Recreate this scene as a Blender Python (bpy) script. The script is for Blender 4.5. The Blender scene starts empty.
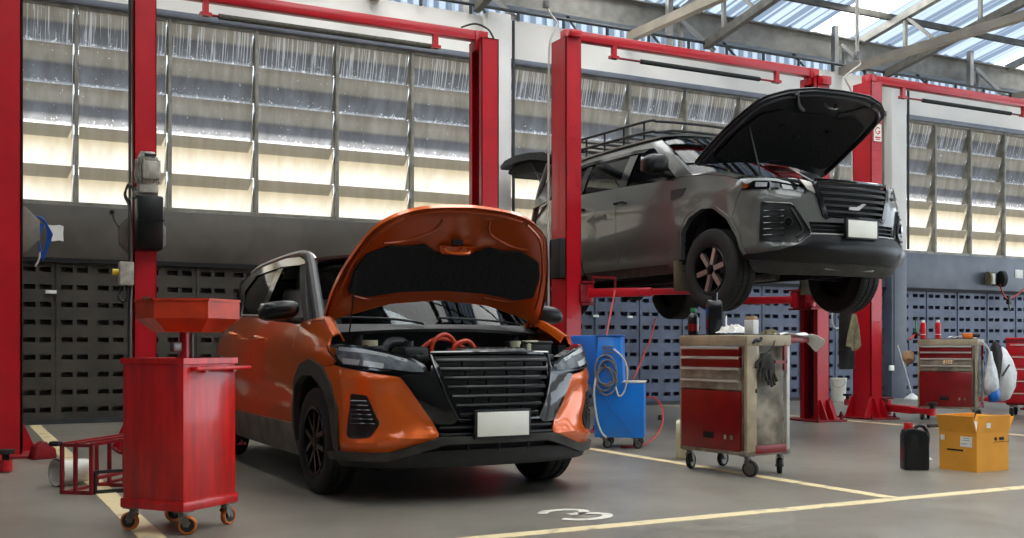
import bpy, bmesh, math, random
from mathutils import Vector, Matrix
import math
def hermite(xs, ys, x):
    n = len(xs)
    if x <= xs[0]: return ys[0]
    if x >= xs[-1]: return ys[-1]
    i = 0
    while xs[i+1] < x: i += 1
    def sl(j):
        if j == 0: return (ys[1]-ys[0])/(xs[1]-xs[0])
        if j == n-1: return (ys[-1]-ys[-2])/(xs[-1]-xs[-2])
        a = (ys[j]-ys[j-1])/(xs[j]-xs[j-1]); b = (ys[j+1]-ys[j])/(xs[j+1]-xs[j])
        if a*b <= 0: return 0.0
        return 2*a*b/(a+b)
    h = xs[i+1]-xs[i]; t = (x-xs[i])/h
    return ((2*t**3-3*t*t+1)*ys[i] + (t**3-2*t*t+t)*h*sl(i)
            + (-2*t**3+3*t*t)*ys[i+1] + (t**3-t*t)*h*sl(i+1))

def smooth_curve(pts, step=.01):
    """Catmull-Rom polyline through pts, resampled by arc length."""
    P = [pts[0]] + list(pts) + [pts[-1]]
    out = []
    for i in range(1, len(P)-2):
        p0, p1, p2, p3 = P[i-1], P[i], P[i+1], P[i+2]
        for k in range(24):
            t = k/24
            out.append(tuple(.5*(2*p1[j] + (p2[j]-p0[j])*t + (2*p0[j]-5*p1[j]+4*p2[j]-p3[j])*t*t
                        + (3*p1[j]-p0[j]-3*p2[j]+p3[j])*t**3) for j in range(len(p1))))
    out.append(tuple(pts[-1]))
    return out

class Wrap:
    """Car lower body: arc length s round the plan outline from the nose, height z, -> local point (y mirrored by sign)."""
    def __init__(self, ref, S, Z, O):
        self.c = smooth_curve(ref)
        self.L = [0]
        for a, b in zip(self.c, self.c[1:]):
            self.L.append(self.L[-1] + math.hypot(b[0]-a[0], b[1]-a[1]))
        self.S, self.Z, self.O = S, Z, O
        self.extra = []
        self.nrm = []
        n = len(self.c)
        for i in range(n):
            a = self.c[max(0, i-1)]; b = self.c[min(n-1, i+1)]
            d = math.hypot(b[0]-a[0], b[1]-a[1]) or 1
            self.nrm.append(((b[1]-a[1])/d, -(b[0]-a[0])/d))
    def total(self): return self.L[-1]
    def s_of_x(self, x):
        """arc length where the flank (beyond the corner) reaches x"""
        best = None
        for i in range(len(self.c)-1):
            if self.c[i][1] > .5 and (self.c[i][0]-x)*(self.c[i+1][0]-x) <= 0:
                return self.L[i]
        return self.L[-1]
    def off(self, s, z):
        col = [hermite(self.S, row, s) for row in self.O]
        o = hermite(self.Z, col, z)
        for f in self.extra: o += f(s, z)
        return o
    def pt(self, s, z, d=0.0, sg=-1):
        s = max(0.0, s)
        L = self.L; lo, hi = 0, len(L)-1
        while hi-lo > 1:
            m = (lo+hi)//2
            if L[m] <= s: lo = m
            else: hi = m
        t = (s-L[lo])/((L[hi]-L[lo]) or 1)
        x = self.c[lo][0]+(self.c[hi][0]-self.c[lo][0])*t
        y = self.c[lo][1]+(self.c[hi][1]-self.c[lo][1])*t
        nx = self.nrm[lo][0]+(self.nrm[hi][0]-self.nrm[lo][0])*t
        ny = self.nrm[lo][1]+(self.nrm[hi][1]-self.nrm[lo][1])*t
        o = self.off(s, z)+d
        return (x+nx*o, sg*(y+ny*o), z)

KX_REF = [(.875,0),(.868,.2),(.84,.37),(.765,.56),(.66,.715),(.54,.81),(.38,.862),(.15,.878),(-.3,.882),(-1.0,.885),(-1.8,.88),(-2.5,.86),(-2.95,.82),(-3.2,.74),(-3.32,.6),(-3.36,.3),(-3.37,0)]
KX_S = [0,.4,.75,1.0,1.3,1.8,2.6,3.5,4.4,5.2]
KX_Z = [.14,.24,.4,.55,.73,.86,.95,1.06,1.15]
KX_O = [
 [-.12,-.12,-.11,-.10,-.10,-.10,-.10,-.10,-.10,-.10],
 [-.03,-.03,-.02,-.02,-.04,-.06,-.06,-.06,-.06,-.05],
 [ .0 , .0 ,-.01, .0 ,-.01,-.025,-.03,-.02,-.01,.0],
 [ .0 , .0 , .0 , .0 , .0 ,-.02,-.025,-.01,.0,.0],
 [-.035,-.03,-.005,-.005,.0,-.005,-.005,.0,.0,.0],
 [-.09,-.08,-.05,-.025,-.015,-.01,-.005,-.005,-.01,-.01],
 [-.17,-.15,-.10,-.06,-.035,-.02,-.015,-.015,-.03,-.03],
 [-.27,-.25,-.18,-.12,-.09,-.06,-.05,-.05,-.08,-.08],
 [-.34,-.32,-.26,-.2,-.16,-.10,-.085,-.085,-.12,-.15]]
KX = Wrap(KX_REF, KX_S, KX_Z, KX_O)

TR_REF = [(.985,0),(.975,.25),(.95,.42),(.895,.6),(.80,.76),(.67,.86),(.5,.905),(.2,.925),(-.4,.93),(-1.4,.932),(-2.4,.925),(-3.2,.90),(-3.6,.86),(-3.85,.76),(-3.93,.6),(-3.96,.3),(-3.965,0)]
TR_S = [0,.4,.75,1.0,1.3,1.8,2.6,3.5,4.4,5.4]
TR_Z = [.28,.38,.55,.7,.85,1.0,1.12,1.25,1.4]
TR_O = [
 [-.16,-.16,-.14,-.13,-.12,-.12,-.12,-.12,-.12,-.12],
 [-.06,-.06,-.05,-.05,-.07,-.08,-.08,-.08,-.08,-.06],
 [.025,.02 ,.01 , .0 ,-.01,-.025,-.03,-.02,-.01,.0],
 [ .0 ,-.01,-.01, .0 , .0 ,-.01,-.02,-.01,.0,.0],
 [-.02,-.02,-.02,-.005,.0,.0,-.005,.0,.0,.0],
 [-.025,-.025,-.05,-.02,-.0,.0,.0,-.005,-.01,-.01],
 [-.035,-.035,-.08,-.04,-.015,-.01,-.005,-.005,-.02,-.03],
 [-.10,-.10,-.12,-.08,-.05,-.03,-.02,-.02,-.04,-.07],
 [-.25,-.25,-.22,-.17,-.12,-.075,-.055,-.055,-.08,-.15]]
TR = Wrap(TR_REF, TR_S, TR_Z, TR_O)
random.seed(7)
PI = math.pi
SC = bpy.context.scene
COL = SC.collection

# ---------------------------------------------------------------- materials
def lin(r, g, b):
    f = lambda v: (v/255/12.92) if v/255 <= .04045 else ((v/255+.055)/1.055)**2.4
    return (f(r), f(g), f(b), 1)

def mat(name, rgb, rough=.5, metal=0.0, var=.12, scale=6.0, bump=0.0, coat=0.0, rgb2=None, spec=.5, detail=4, stretch=None):
    m = bpy.data.materials.new(name); m.use_nodes = True
    nt = m.node_tree; N = nt.nodes; L = nt.links
    bs = N['Principled BSDF']
    bs.inputs['Roughness'].default_value = rough; bs.inputs['Metallic'].default_value = metal
    bs.inputs['Specular IOR Level'].default_value = spec
    bs.inputs['Coat Weight'].default_value = coat; bs.inputs['Coat Roughness'].default_value = .06
    c = lin(*rgb)
    d = lin(*rgb2) if rgb2 else tuple(v*(1-var*1.6) for v in c[:3])+(1,)
    tc = N.new('ShaderNodeTexCoord')
    src = tc.outputs['Object']
    if stretch:
        mp = N.new('ShaderNodeMapping'); mp.inputs['Scale'].default_value = stretch
        L.new(src, mp.inputs[0]); src = mp.outputs[0]
    ns = N.new('ShaderNodeTexNoise'); ns.inputs['Scale'].default_value = scale; ns.inputs['Detail'].default_value = detail
    L.new(src, ns.inputs['Vector'])
    rp = N.new('ShaderNodeValToRGB'); rp.color_ramp.elements[0].position = .35; rp.color_ramp.elements[1].position = .65
    rp.color_ramp.elements[0].color = d; rp.color_ramp.elements[1].color = c
    L.new(ns.outputs['Fac'], rp.inputs[0]); L.new(rp.outputs[0], bs.inputs['Base Color'])
    if bump:
        b = N.new('ShaderNodeBump'); b.inputs['Strength'].default_value = bump; b.inputs['Distance'].default_value = .02
        L.new(ns.outputs['Fac'], b.inputs['Height']); L.new(b.outputs[0], bs.inputs['Normal'])
    return m

def glassy(name, tint, ior=1.5):
    m = bpy.data.materials.new(name); m.use_nodes = True
    nt = m.node_tree; N = nt.nodes; L = nt.links; N.remove(N['Principled BSDF'])
    tr = N.new('ShaderNodeBsdfTransparent'); tr.inputs[0].default_value = tint
    gl = N.new('ShaderNodeBsdfGlossy'); gl.inputs['Roughness'].default_value = .02
    fr = N.new('ShaderNodeFresnel'); fr.inputs[0].default_value = ior
    mx = N.new('ShaderNodeMixShader')
    L.new(fr.outputs[0], mx.inputs[0]); L.new(tr.outputs[0], mx.inputs[1]); L.new(gl.outputs[0], mx.inputs[2])
    L.new(mx.outputs[0], N['Material Output'].inputs[0])
    return m

M = {}
M['lift_red'] = mat('lift_red_paint', (196, 16, 34), .32, var=.10, scale=3, coat=.25, bump=.02)
M['lift_red_dark'] = mat('worn_red_paint', (150, 18, 30), .45, var=.3, scale=9)
M['cab_red'] = mat('cabinet_red_paint', (214, 18, 14), .30, var=.22, scale=4, coat=.35, stretch=(6, 6, .8))
M['pan_orange'] = mat('orange_red_paint', (214, 62, 26), .38, var=.25, scale=6)
M['drawer_red'] = mat('drawer_red_paint', (136, 8, 16), .35, var=.18, scale=5, coat=.2)
M['orange'] = mat('orange_car_paint', (232, 102, 22), .30, metal=.35, var=.05, scale=120, coat=1.0)
M['grey'] = mat('grey_car_paint', (84, 86, 82), .34, var=.04, scale=3, coat=.9)
M['gloss'] = mat('gloss_black', (9, 9, 11), .10, var=.1, coat=.6)
M['slat'] = mat('grille_black', (12, 12, 13), .32, var=.15, spec=.35)
M['plastic'] = mat('black_plastic', (26, 27, 28), .5, var=.2, scale=20)
M['sill_dust'] = mat('dusty_sill', (112, 104, 94), .6, var=.35, scale=6)
M['orange_shaded'] = mat('orange_shaded_paint', (176, 70, 16), .24, metal=.3, var=.06, scale=60, coat=.6)  # bonnet underside: its shade is put into a darker copy of the orange
M['hood_under'] = mat('hood_underside_grey', (50, 52, 56), .35, var=.15, scale=8)
M['mudflap'] = mat('dusty_rubber', (96, 84, 66), .8, var=.2)
M['mirror_black'] = mat('mirror_shell_black', (10, 10, 11), .3, var=.1, spec=.4)
M['dusty'] = mat('dusty_black_plastic', (62, 60, 56), .6, var=.35, scale=7)
M['black'] = mat('matt_black', (9, 9, 10), .8, var=.2)
M['insul'] = mat('black_felt', (13, 13, 14), .9, var=.3, scale=30, bump=.3)
M['rubber'] = mat('tyre_rubber', (30, 28, 26), .75, var=.25, scale=12)
M['rim_dark'] = mat('dark_alloy', (26, 26, 28), .3, metal=.6, var=.2)
M['rim_face'] = mat('machined_alloy', (205, 203, 200), .28, metal=.9, var=.1)
M['chrome'] = mat('chrome', (225, 225, 225), .08, metal=1, var=.03)
M['silver'] = mat('silver_rail', (176, 172, 166), .3, metal=.6, var=.1)
M['steel'] = mat('bare_steel', (130, 128, 124), .4, metal=.8, var=.25, scale=15)
M['white'] = mat('white_plate', (240, 238, 226), .4, var=.03)
M['lampgrey'] = mat('lamp_housing', (158, 160, 164), .25, metal=.0, coat=.4, var=.3, scale=16)
M['lamp_white'] = mat('lamp_reflector', (244, 244, 240), .2, metal=.1, var=.1)
M['amber'] = mat('amber_lens', (190, 90, 20), .2, var=.1)
M['taillight'] = mat('red_lens', (150, 10, 16), .15, var=.1, coat=.5)
M['seat'] = mat('seat_cloth', (40, 40, 42), .8, var=.2)
M['seat_light'] = mat('pale_seat_cover', (200, 194, 182), .8, var=.1)
M['glass'] = glassy('tinted_glass', (.09, .10, .105, 1), 1.3)
M['clear'] = glassy('clear_glass', (.42, .45, .46, 1), 1.22)
M['lens'] = glassy('lamp_lens', (.86, .88, .9, 1), 1.22)
M['bluepaint'] = mat('blue_machine_paint', (4, 124, 226), .35, var=.08, scale=3, coat=.2)
M['bluedark'] = mat('blue_console', (6, 102, 196), .4, var=.1)
M['tan'] = mat('tan_enamel', (176, 160, 132), .45, var=.22, scale=7)
M['tan_dirty'] = mat('grimy_tan_enamel', (166, 156, 138), .5, var=.45, scale=9, rgb2=(110, 102, 90))
M['aluminium'] = mat('aluminium_trim', (206, 202, 194), .4, metal=.15, var=.1)
M['card'] = mat('yellow_cardboard', (232, 158, 44), .75, var=.08, scale=5)
M['card_in'] = mat('cardboard_inside', (206, 140, 50), .8, var=.1)
M['jerry'] = mat('black_jerrycan', (14, 14, 16), .3, var=.2)
M['redcap'] = mat('red_plastic', (206, 26, 30), .35, var=.1)
M['paper'] = mat('white_paper', (232, 230, 224), .8, var=.08, scale=10)
M['bag'] = mat('translucent_bag', (206, 208, 208), .35, var=.2, scale=14, bump=.5)
M['cloth_white'] = mat('white_cloth', (226, 226, 224), .9, var=.1, scale=12, bump=.3)
M['rag'] = mat('khaki_rag', (132, 122, 92), .9, var=.3, scale=14)
M['darkcloth'] = mat('dark_cloth', (36, 34, 32), .9, var=.4, scale=10)
M['glove'] = mat('grimy_glove', (62, 58, 54), .9, var=.5, scale=18, rgb2=(30, 28, 27))
M['skinny'] = mat('tan_glove', (186, 152, 112), .8, var=.2)
M['orange_tool'] = mat('orange_plastic', (228, 116, 20), .4, var=.1)
M['hose_white'] = mat('white_hose', (208, 206, 196), .4, var=.1)
M['hose_red'] = mat('red_hose', (188, 46, 40), .45, var=.15)
M['hose_blue'] = mat('blue_hose', (20, 84, 168), .35, var=.2)
M['hose_grey'] = mat('grey_cable', (120, 122, 120), .4, var=.15)
M['motor'] = mat('motor_beige', (196, 190, 176), .45, var=.3, scale=12)
M['reelgrey'] = mat('pale_grey_guard', (134, 130, 120), .6, var=.25, scale=5)
M['yellow'] = mat('yellow_button', (236, 190, 30), .35, var=.05)
M['wheelorange'] = mat('orange_polyurethane', (214, 116, 50), .45, var=.2)
M['jug'] = mat('milky_jug', (196, 190, 160), .4, var=.15)
M['green'] = mat('green_plastic', (40, 130, 80), .4, var=.1)
M['bucket'] = mat('white_bucket', (222, 220, 208), .4, var=.08)
M['foam'] = mat('dark_foam', (34, 38, 38), .8, var=.2, scale=20)
M['foam_old'] = mat('faded_foam', (92, 90, 78), .8, var=.25, scale=20)
M['front_paint'] = mat('front_wall_paint', (84, 84, 84), .7, var=.1, scale=1.2)
M['whitewall'] = mat('white_wall_paint', (236, 232, 226), .7, var=.06, scale=1.2)
M['column'] = mat('column_paint', (226, 223, 217), .6, var=.08, scale=1.5)
M['band'] = mat('blue_grey_wall_paint', (92, 99, 111), .45, var=.2, scale=2.2)
M['band_brown'] = mat('brown_grey_wall_band', (82, 77, 69), .5, var=.25, scale=2.2)
M['vent_brown'] = mat('brown_block_wall', (66, 61, 52), .55, var=.3, scale=3)  # left bay blocks and band are browner and darker than the other bays
M['vent'] = mat('vent_block_paint', (88, 98, 120), .5, var=.22, scale=3)
M['mullion'] = mat('mullion_steel', (142, 140, 130), .5, metal=.2, var=.25, scale=6)
M['headrail'] = mat('blue_grey_rail', (112, 118, 130), .45, var=.12)
M['truss'] = mat('galvanised_truss', (150, 147, 140), .45, metal=.3, var=.2, scale=5)
M['truss_tan'] = mat('primed_beam', (176, 164, 146), .55, var=.14, scale=3)
M['truss_dark'] = mat('weathered_beam', (98, 94, 86), .5, metal=.2, var=.3, scale=6)
M['pipe_dark'] = mat('dark_conduit', (52, 54, 56), .5, var=.2)
M['asphalt'] = mat('outside_concrete', (150, 146, 138), .85, var=.2, scale=2)

def floor_mat():
    m = bpy.data.materials.new('polished_concrete'); m.use_nodes = True
    nt = m.node_tree; N = nt.nodes; L = nt.links; bs = N['Principled BSDF']
    tc = N.new('ShaderNodeTexCoord')
    def noise(sc, det, rough=.6):
        n = N.new('ShaderNodeTexNoise'); n.inputs['Scale'].default_value = sc; n.inputs['Detail'].default_value = det
        n.inputs['Roughness'].default_value = rough; L.new(tc.outputs['Object'], n.inputs['Vector']); return n
    def ramp(src, p0, c0, p1, c1):
        r = N.new('ShaderNodeValToRGB'); r.color_ramp.elements[0].position = p0; r.color_ramp.elements[1].position = p1
        r.color_ramp.elements[0].color = c0; r.color_ramp.elements[1].color = c1; L.new(src, r.inputs[0]); return r
    a = noise(.9, 6); r1 = ramp(a.outputs['Fac'], .3, lin(112, 106, 94), .7, lin(142, 137, 126))
    b = noise(5, 8, .7); r2 = ramp(b.outputs['Fac'], .35, (.72, .72, .72, 1), .6, (1, 1, 1, 1))
    mx = N.new('ShaderNodeMixRGB'); mx.blend_type = 'MULTIPLY'; mx.inputs[0].default_value = .6
    L.new(r1.outputs[0], mx.inputs[1]); L.new(r2.outputs[0], mx.inputs[2]); L.new(mx.outputs[0], bs.inputs['Base Color'])
    r3 = ramp(b.outputs['Fac'], .3, (.30, .30, .30, 1), .7, (.40, .40, .40, 1)); L.new(r3.outputs[0], bs.inputs['Roughness'])
    bs.inputs['Specular IOR Level'].default_value = .5
    bp = N.new('ShaderNodeBump'); bp.inputs['Strength'].default_value = .02; L.new(b.outputs['Fac'], bp.inputs['Height']); L.new(bp.outputs[0], bs.inputs['Normal'])
    return m
M['floor'] = floor_mat()

def line_mat(name, rgb):
    """worn road paint"""
    m = mat(name, rgb, .5, var=.1, scale=9)
    nt = m.node_tree; N = nt.nodes; L = nt.links
    rp = [n for n in N if n.type == 'VALTORGB'][0]
    rp.color_ramp.elements[0].position = .28; rp.color_ramp.elements[0].color = lin(170, 158, 132)
    rp.color_ramp.elements[1].position = .45
    return m
M['line'] = line_mat('cream_floor_paint', (226, 206, 160))
M['numeral'] = line_mat('pale_floor_paint', (222, 218, 204))

def sheet_mat(name, bands, trans=.55, streak=True):
    """weathered translucent fibreglass: colour bands up each blade, run marks and grit along the lower edge"""
    m = bpy.data.materials.new(name); m.use_nodes = True
    nt = m.node_tree; N = nt.nodes; L = nt.links; N.remove(N['Principled BSDF'])
    tc = N.new('ShaderNodeTexCoord'); sp = N.new('ShaderNodeSeparateXYZ'); L.new(tc.outputs['Object'], sp.inputs[0])
    def math_(op, a, b=None):
        n = N.new('ShaderNodeMath'); n.operation = op
        for i, v in enumerate((a, b)):
            if v is None: continue
            if isinstance(v, (int, float)): n.inputs[i].default_value = v
            else: L.new(v, n.inputs[i])
        return n.outputs[0]
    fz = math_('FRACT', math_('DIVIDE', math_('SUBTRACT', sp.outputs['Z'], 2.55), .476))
    ns = N.new('ShaderNodeTexNoise'); ns.inputs['Scale'].default_value = 1.0; ns.inputs['Detail'].default_value = 6
    mp = N.new('ShaderNodeMapping'); mp.inputs['Scale'].default_value = (9, 9, .9); L.new(tc.outputs['Object'], mp.inputs[0]); L.new(mp.outputs[0], ns.inputs[0])
    n2 = N.new('ShaderNodeTexNoise'); n2.inputs['Scale'].default_value = 14; n2.inputs['Detail'].default_value = 5; L.new(tc.outputs['Object'], n2.inputs[0])
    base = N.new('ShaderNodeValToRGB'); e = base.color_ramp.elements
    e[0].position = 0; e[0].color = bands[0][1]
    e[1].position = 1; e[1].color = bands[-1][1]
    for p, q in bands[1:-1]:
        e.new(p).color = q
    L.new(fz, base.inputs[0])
    r = N.new('ShaderNodeValToRGB'); r.color_ramp.elements[0].position = .35; r.color_ramp.elements[1].position = .7
    r.color_ramp.elements[0].color = (.62, .6, .56, 1) if streak else (.80, .77, .72, 1); r.color_ramp.elements[1].color = (1.0, 1.0, 1.0, 1)
    L.new(ns.outputs['Fac'], r.inputs[0])
    mx = N.new('ShaderNodeMixRGB'); mx.blend_type = 'MULTIPLY'; mx.inputs[0].default_value = .8
    L.new(base.outputs[0], mx.inputs[1]); L.new(r.outputs[0], mx.inputs[2])
    col = mx.outputs[0]
    if streak:
        # white specks along the lower edge of each blade, lime runs down the topmost blade
        n3 = N.new('ShaderNodeTexNoise'); n3.inputs['Scale'].default_value = 26; n3.inputs['Detail'].default_value = 6; n3.inputs['Roughness'].default_value = .75; L.new(tc.outputs['Object'], n3.inputs[0])
        m3 = N.new('ShaderNodeMapping'); m3.inputs['Scale'].default_value = (34, 1, .7); L.new(tc.outputs['Object'], m3.inputs[0])
        n4 = N.new('ShaderNodeTexNoise'); n4.inputs['Scale'].default_value = 1.6; n4.inputs['Detail'].default_value = 3; L.new(m3.outputs[0], n4.inputs[0])
        near = math_('MAXIMUM', math_('SUBTRACT', 1.0, math_('MULTIPLY', fz, 3.4)), 0.0)
        patch = math_('MULTIPLY', near, math_('ADD', n2.outputs['Fac'], -.18))
        k1 = math_('MULTIPLY', math_('GREATER_THAN', math_('ADD', n3.outputs['Fac'], math_('MULTIPLY', patch, .38)), .66), .8)
        top = math_('GREATER_THAN', sp.outputs['Z'], 4.47)
        k2 = math_('MULTIPLY', top, math_('MULTIPLY', math_('GREATER_THAN', n4.outputs['Fac'], .56), .34))
        m2 = N.new('ShaderNodeMixRGB'); L.new(math_('MAXIMUM', k1, k2), m2.inputs[0]); L.new(col, m2.inputs[1]); m2.inputs[2].default_value = (.80, .83, .88, 1)
        col = m2.outputs[0]
    df = N.new('ShaderNodeBsdfDiffuse'); tl = N.new('ShaderNodeBsdfTranslucent'); ms = N.new('ShaderNodeMixShader'); ms.inputs[0].default_value = trans
    L.new(col, df.inputs[0]); L.new(col, tl.inputs[0]); L.new(df.outputs[0], ms.inputs[1]); L.new(tl.outputs[0], ms.inputs[2])
    L.new(ms.outputs[0], N['Material Output'].inputs[0])
    return m
c4 = lambda *v: v+(1,)
M['sheet'] = sheet_mat('grey_fibreglass', [(0, c4(.66, .70, .76)), (.05, c4(.50, .53, .58)), (.14, c4(.17, .18, .20)), (.52, c4(.125, .127, .138)), (.60, c4(.26, .245, .215)), (.9, c4(.30, .278, .24)), (1, c4(.33, .31, .28))], .5)  # upper blades darker and greyer than the lower ones, banded by height
M['sheet_low'] = sheet_mat('yellowed_fibreglass', [(0, c4(.44, .445, .445)), (.30, c4(.42, .42, .40)), (.50, c4(.36, .34, .285)), (.66, c4(.28, .25, .185)), (.82, c4(.30, .265, .20)), (1, c4(.36, .335, .28))], .36, streak=False)
def roof_sheet(name, col, trans, rib_shade=.4):
    m = bpy.data.materials.new(name); m.use_nodes = True
    nt = m.node_tree; N = nt.nodes; L = nt.links; N.remove(N['Principled BSDF'])
    tc = N.new('ShaderNodeTexCoord'); ns = N.new('ShaderNodeTexNoise'); ns.inputs['Scale'].default_value = .8; L.new(tc.outputs['Object'], ns.inputs[0])
    r = N.new('ShaderNodeValToRGB'); r.color_ramp.elements[0].color = tuple(v*.75 for v in col[:3])+(1,); r.color_ramp.elements[1].color = col
    # shading of the corrugations put into the colour as darker stripes
    wv = N.new('ShaderNodeTexWave'); wv.wave_type = 'BANDS'; wv.bands_direction = 'X'; wv.inputs['Scale'].default_value = 1.55; wv.inputs['Distortion'].default_value = 0
    L.new(tc.outputs['Object'], wv.inputs[0])
    wr_ = N.new('ShaderNodeValToRGB'); wr_.color_ramp.elements[0].position = .3; wr_.color_ramp.elements[1].position = .6
    wr_.color_ramp.elements[0].color = (rib_shade, rib_shade*1.08, rib_shade*1.2, 1); wr_.color_ramp.elements[1].color = (1, 1, 1, 1)
    L.new(wv.outputs['Fac'], wr_.inputs[0])
    mm = N.new('ShaderNodeMixRGB'); mm.blend_type = 'MULTIPLY'; mm.inputs[0].default_value = 1; L.new(r.outputs[0], mm.inputs[1]); L.new(wr_.outputs[0], mm.inputs[2])
    L.new(ns.outputs['Fac'], r.inputs[0])
    df = N.new('ShaderNodeBsdfDiffuse'); tl = N.new('ShaderNodeBsdfTranslucent'); ms = N.new('ShaderNodeMixShader'); ms.inputs[0].default_value = trans
    L.new(mm.outputs[0], df.inputs[0]); L.new(mm.outputs[0], tl.inputs[0]); L.new(df.outputs[0], ms.inputs[1]); L.new(tl.outputs[0], ms.inputs[2])
    L.new(ms.outputs[0], N['Material Output'].inputs[0])
    return m
M['roof_blue'] = roof_sheet('blue_translucent_roofing', (.25, .31, .39, 1), .42)
M['roof_clear'] = roof_sheet('clear_translucent_roofing', (.95, .95, .93, 1), .85, .9)
M['roof_metal'] = mat('white_roof_sheet', (176, 182, 190), .6, var=.08)

# ---------------------------------------------------------------- mesh building
class MB:
    def __init__(self): self.bm = bmesh.new()
    def _x(self, verts, mtx):
        bmesh.ops.transform(self.bm, matrix=mtx, verts=verts)
    def box(self, c, s, rz=0, bev=0, mtx=None, seg=2):
        r = bmesh.ops.create_cube(self.bm, size=1); v = r['verts']
        self._x(v, Matrix.Diagonal((s[0], s[1], s[2], 1)))
        if bev:
            es = list({e for q in v for e in q.link_edges})
            b = bmesh.ops.bevel(self.bm, geom=es, offset=bev, segments=seg, affect='EDGES', profile=.5)
            v = list({q for f in b['faces'] for q in f.verts} | {q for q in v if q.is_valid})
            seen = set(v); st = list(v)
            while st:
                q = st.pop()
                for e in q.link_edges:
                    o = e.other_vert(q)
                    if o not in seen: seen.add(o); st.append(o)
            v = list(seen)
        m = Matrix.Translation(c) @ Matrix.Rotation(rz, 4, 'Z')
        if mtx: m = mtx @ m
        self._x(v, m); return self
    def frame(self, p0, p1, up=(0, 0, 1)):
        p0, p1 = Vector(p0), Vector(p1); d = (p1-p0).normalized(); u = Vector(up)
        if abs(d.dot(u)) > .98: u = Vector((0, 1, 0))
        x = u.cross(d).normalized(); y = d.cross(x)
        return Matrix(((x.x, y.x, d.x, p0.x), (x.y, y.y, d.y, p0.y), (x.z, y.z, d.z, p0.z), (0, 0, 0, 1))), (p1-p0).length
    def beam(self, p0, p1, w, h, up=(0, 0, 1), bev=0):
        """w across, h along up"""
        m, L = self.frame(p0, p1, up)
        return self.box((0, 0, L/2), (w, h, L), bev=bev, mtx=m)
    def cyl(self, p0, p1, r0, r1=None, n=18, caps=True):
        m, L = self.frame(p0, p1); r1 = r0 if r1 is None else r1
        A = [self.bm.verts.new(m @ Vector((r0*math.cos(2*PI*i/n), r0*math.sin(2*PI*i/n), 0))) for i in range(n)]
        B = [self.bm.verts.new(m @ Vector((r1*math.cos(2*PI*i/n), r1*math.sin(2*PI*i/n), L))) for i in range(n)]
        for i in range(n): self.bm.faces.new((A[i], A[(i+1) % n], B[(i+1) % n], B[i]))
        if caps: self.bm.faces.new(A[::-1]); self.bm.faces.new(B)
        return self
    def tube(self, pts, r, n=8, smooth=True, closed=False):
        P = [Vector(p) for p in (smooth_curve3(pts) if smooth else pts)]
        rings = []; u = Vector((.31, .17, .93))
        for i, p in enumerate(P):
            d = (P[min(i+1, len(P)-1)]-P[max(i-1, 0)])
            if d.length < 1e-9: d = Vector((0, 0, 1))
            d.normalize(); x = u.cross(d)
            if x.length < 1e-4: x = Vector((1, 0, 0)).cross(d)
            x.normalize(); y = d.cross(x); u = y
            rr = r[min(i, len(r)-1)] if isinstance(r, (list, tuple)) else r
            rings.append([self.bm.verts.new(p+x*rr*math.cos(2*PI*k/n)+y*rr*math.sin(2*PI*k/n)) for k in range(n)])
        for a, b in zip(rings, rings[1:]):
            for k in range(n): self.bm.faces.new((a[k], a[(k+1) % n], b[(k+1) % n], b[k]))
        self.bm.faces.new(rings[0][::-1]); self.bm.faces.new(rings[-1])
        return self
    def lathe(self, prof, o=(0, 0, 0), axis=(0, 0, 1), n=32, closed=False):
        m, _ = self.frame(o, Vector(o)+Vector(axis))
        rings = []
        for r, h in prof:
            if r < 1e-6: rings.append([self.bm.verts.new(m @ Vector((0, 0, h)))])
            else: rings.append([self.bm.verts.new(m @ Vector((r*math.cos(2*PI*i/n), r*math.sin(2*PI*i/n), h))) for i in range(n)])
        pr = list(zip(rings, rings[1:]))
        if closed: pr.append((rings[-1], rings[0]))
        for a, b in pr:
            for i in range(n):
                j = (i+1) % n
                q = [a[i % len(a)], a[j % len(a)], b[j % len(b)], b[i % len(b)]]
                f = []
                for v in q:
                    if v not in f: f.append(v)
                if len(f) > 2:
                    try: self.bm.faces.new(f)
                    except ValueError: pass
        return self
    def prism(self, poly, h0, h1, mtx=None, bev=0):
        """poly in xy, extruded h0..h1 in z, then mtx"""
        mtx = mtx or Matrix()
        A = [self.bm.verts.new((x, y, h0)) for x, y in poly]; B = [self.bm.verts.new((x, y, h1)) for x, y in poly]
        n = len(poly)
        fs = [self.bm.faces.new(A[::-1]), self.bm.faces.new(B)]
        for i in range(n): fs.append(self.bm.faces.new((A[i], A[(i+1) % n], B[(i+1) % n], B[i])))
        vs = A+B
        if bev:
            es = list({e for f in fs for e in f.edges})
            b = bmesh.ops.bevel(self.bm, geom=es, offset=bev, segments=2, affect='EDGES', profile=.5)
            st = [q for f in b['faces'] for q in f.verts]; seen = set(st)
            while st:
                q = st.pop()
                for e in q.link_edges:
                    o = e.other_vert(q)
                    if o not in seen: seen.add(o); st.append(o)
            vs = list(seen)
        self._x(vs, mtx); return self
    def grid(self, fn, nu, nv, th=0.0):
        """fn(u,v in 0..1) -> point; optional thickness (shell along normals)"""
        V = [[self.bm.verts.new(fn(i/nu, j/nv)) for j in range(nv+1)] for i in range(nu+1)]
        F = [self.bm.faces.new((V[i][j], V[i+1][j], V[i+1][j+1], V[i][j+1])) for i in range(nu) for j in range(nv)]
        if th:
            for f in F: f.normal_update()
            bmesh.ops.solidify(self.bm, geom=F, thickness=th)
        return self
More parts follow.
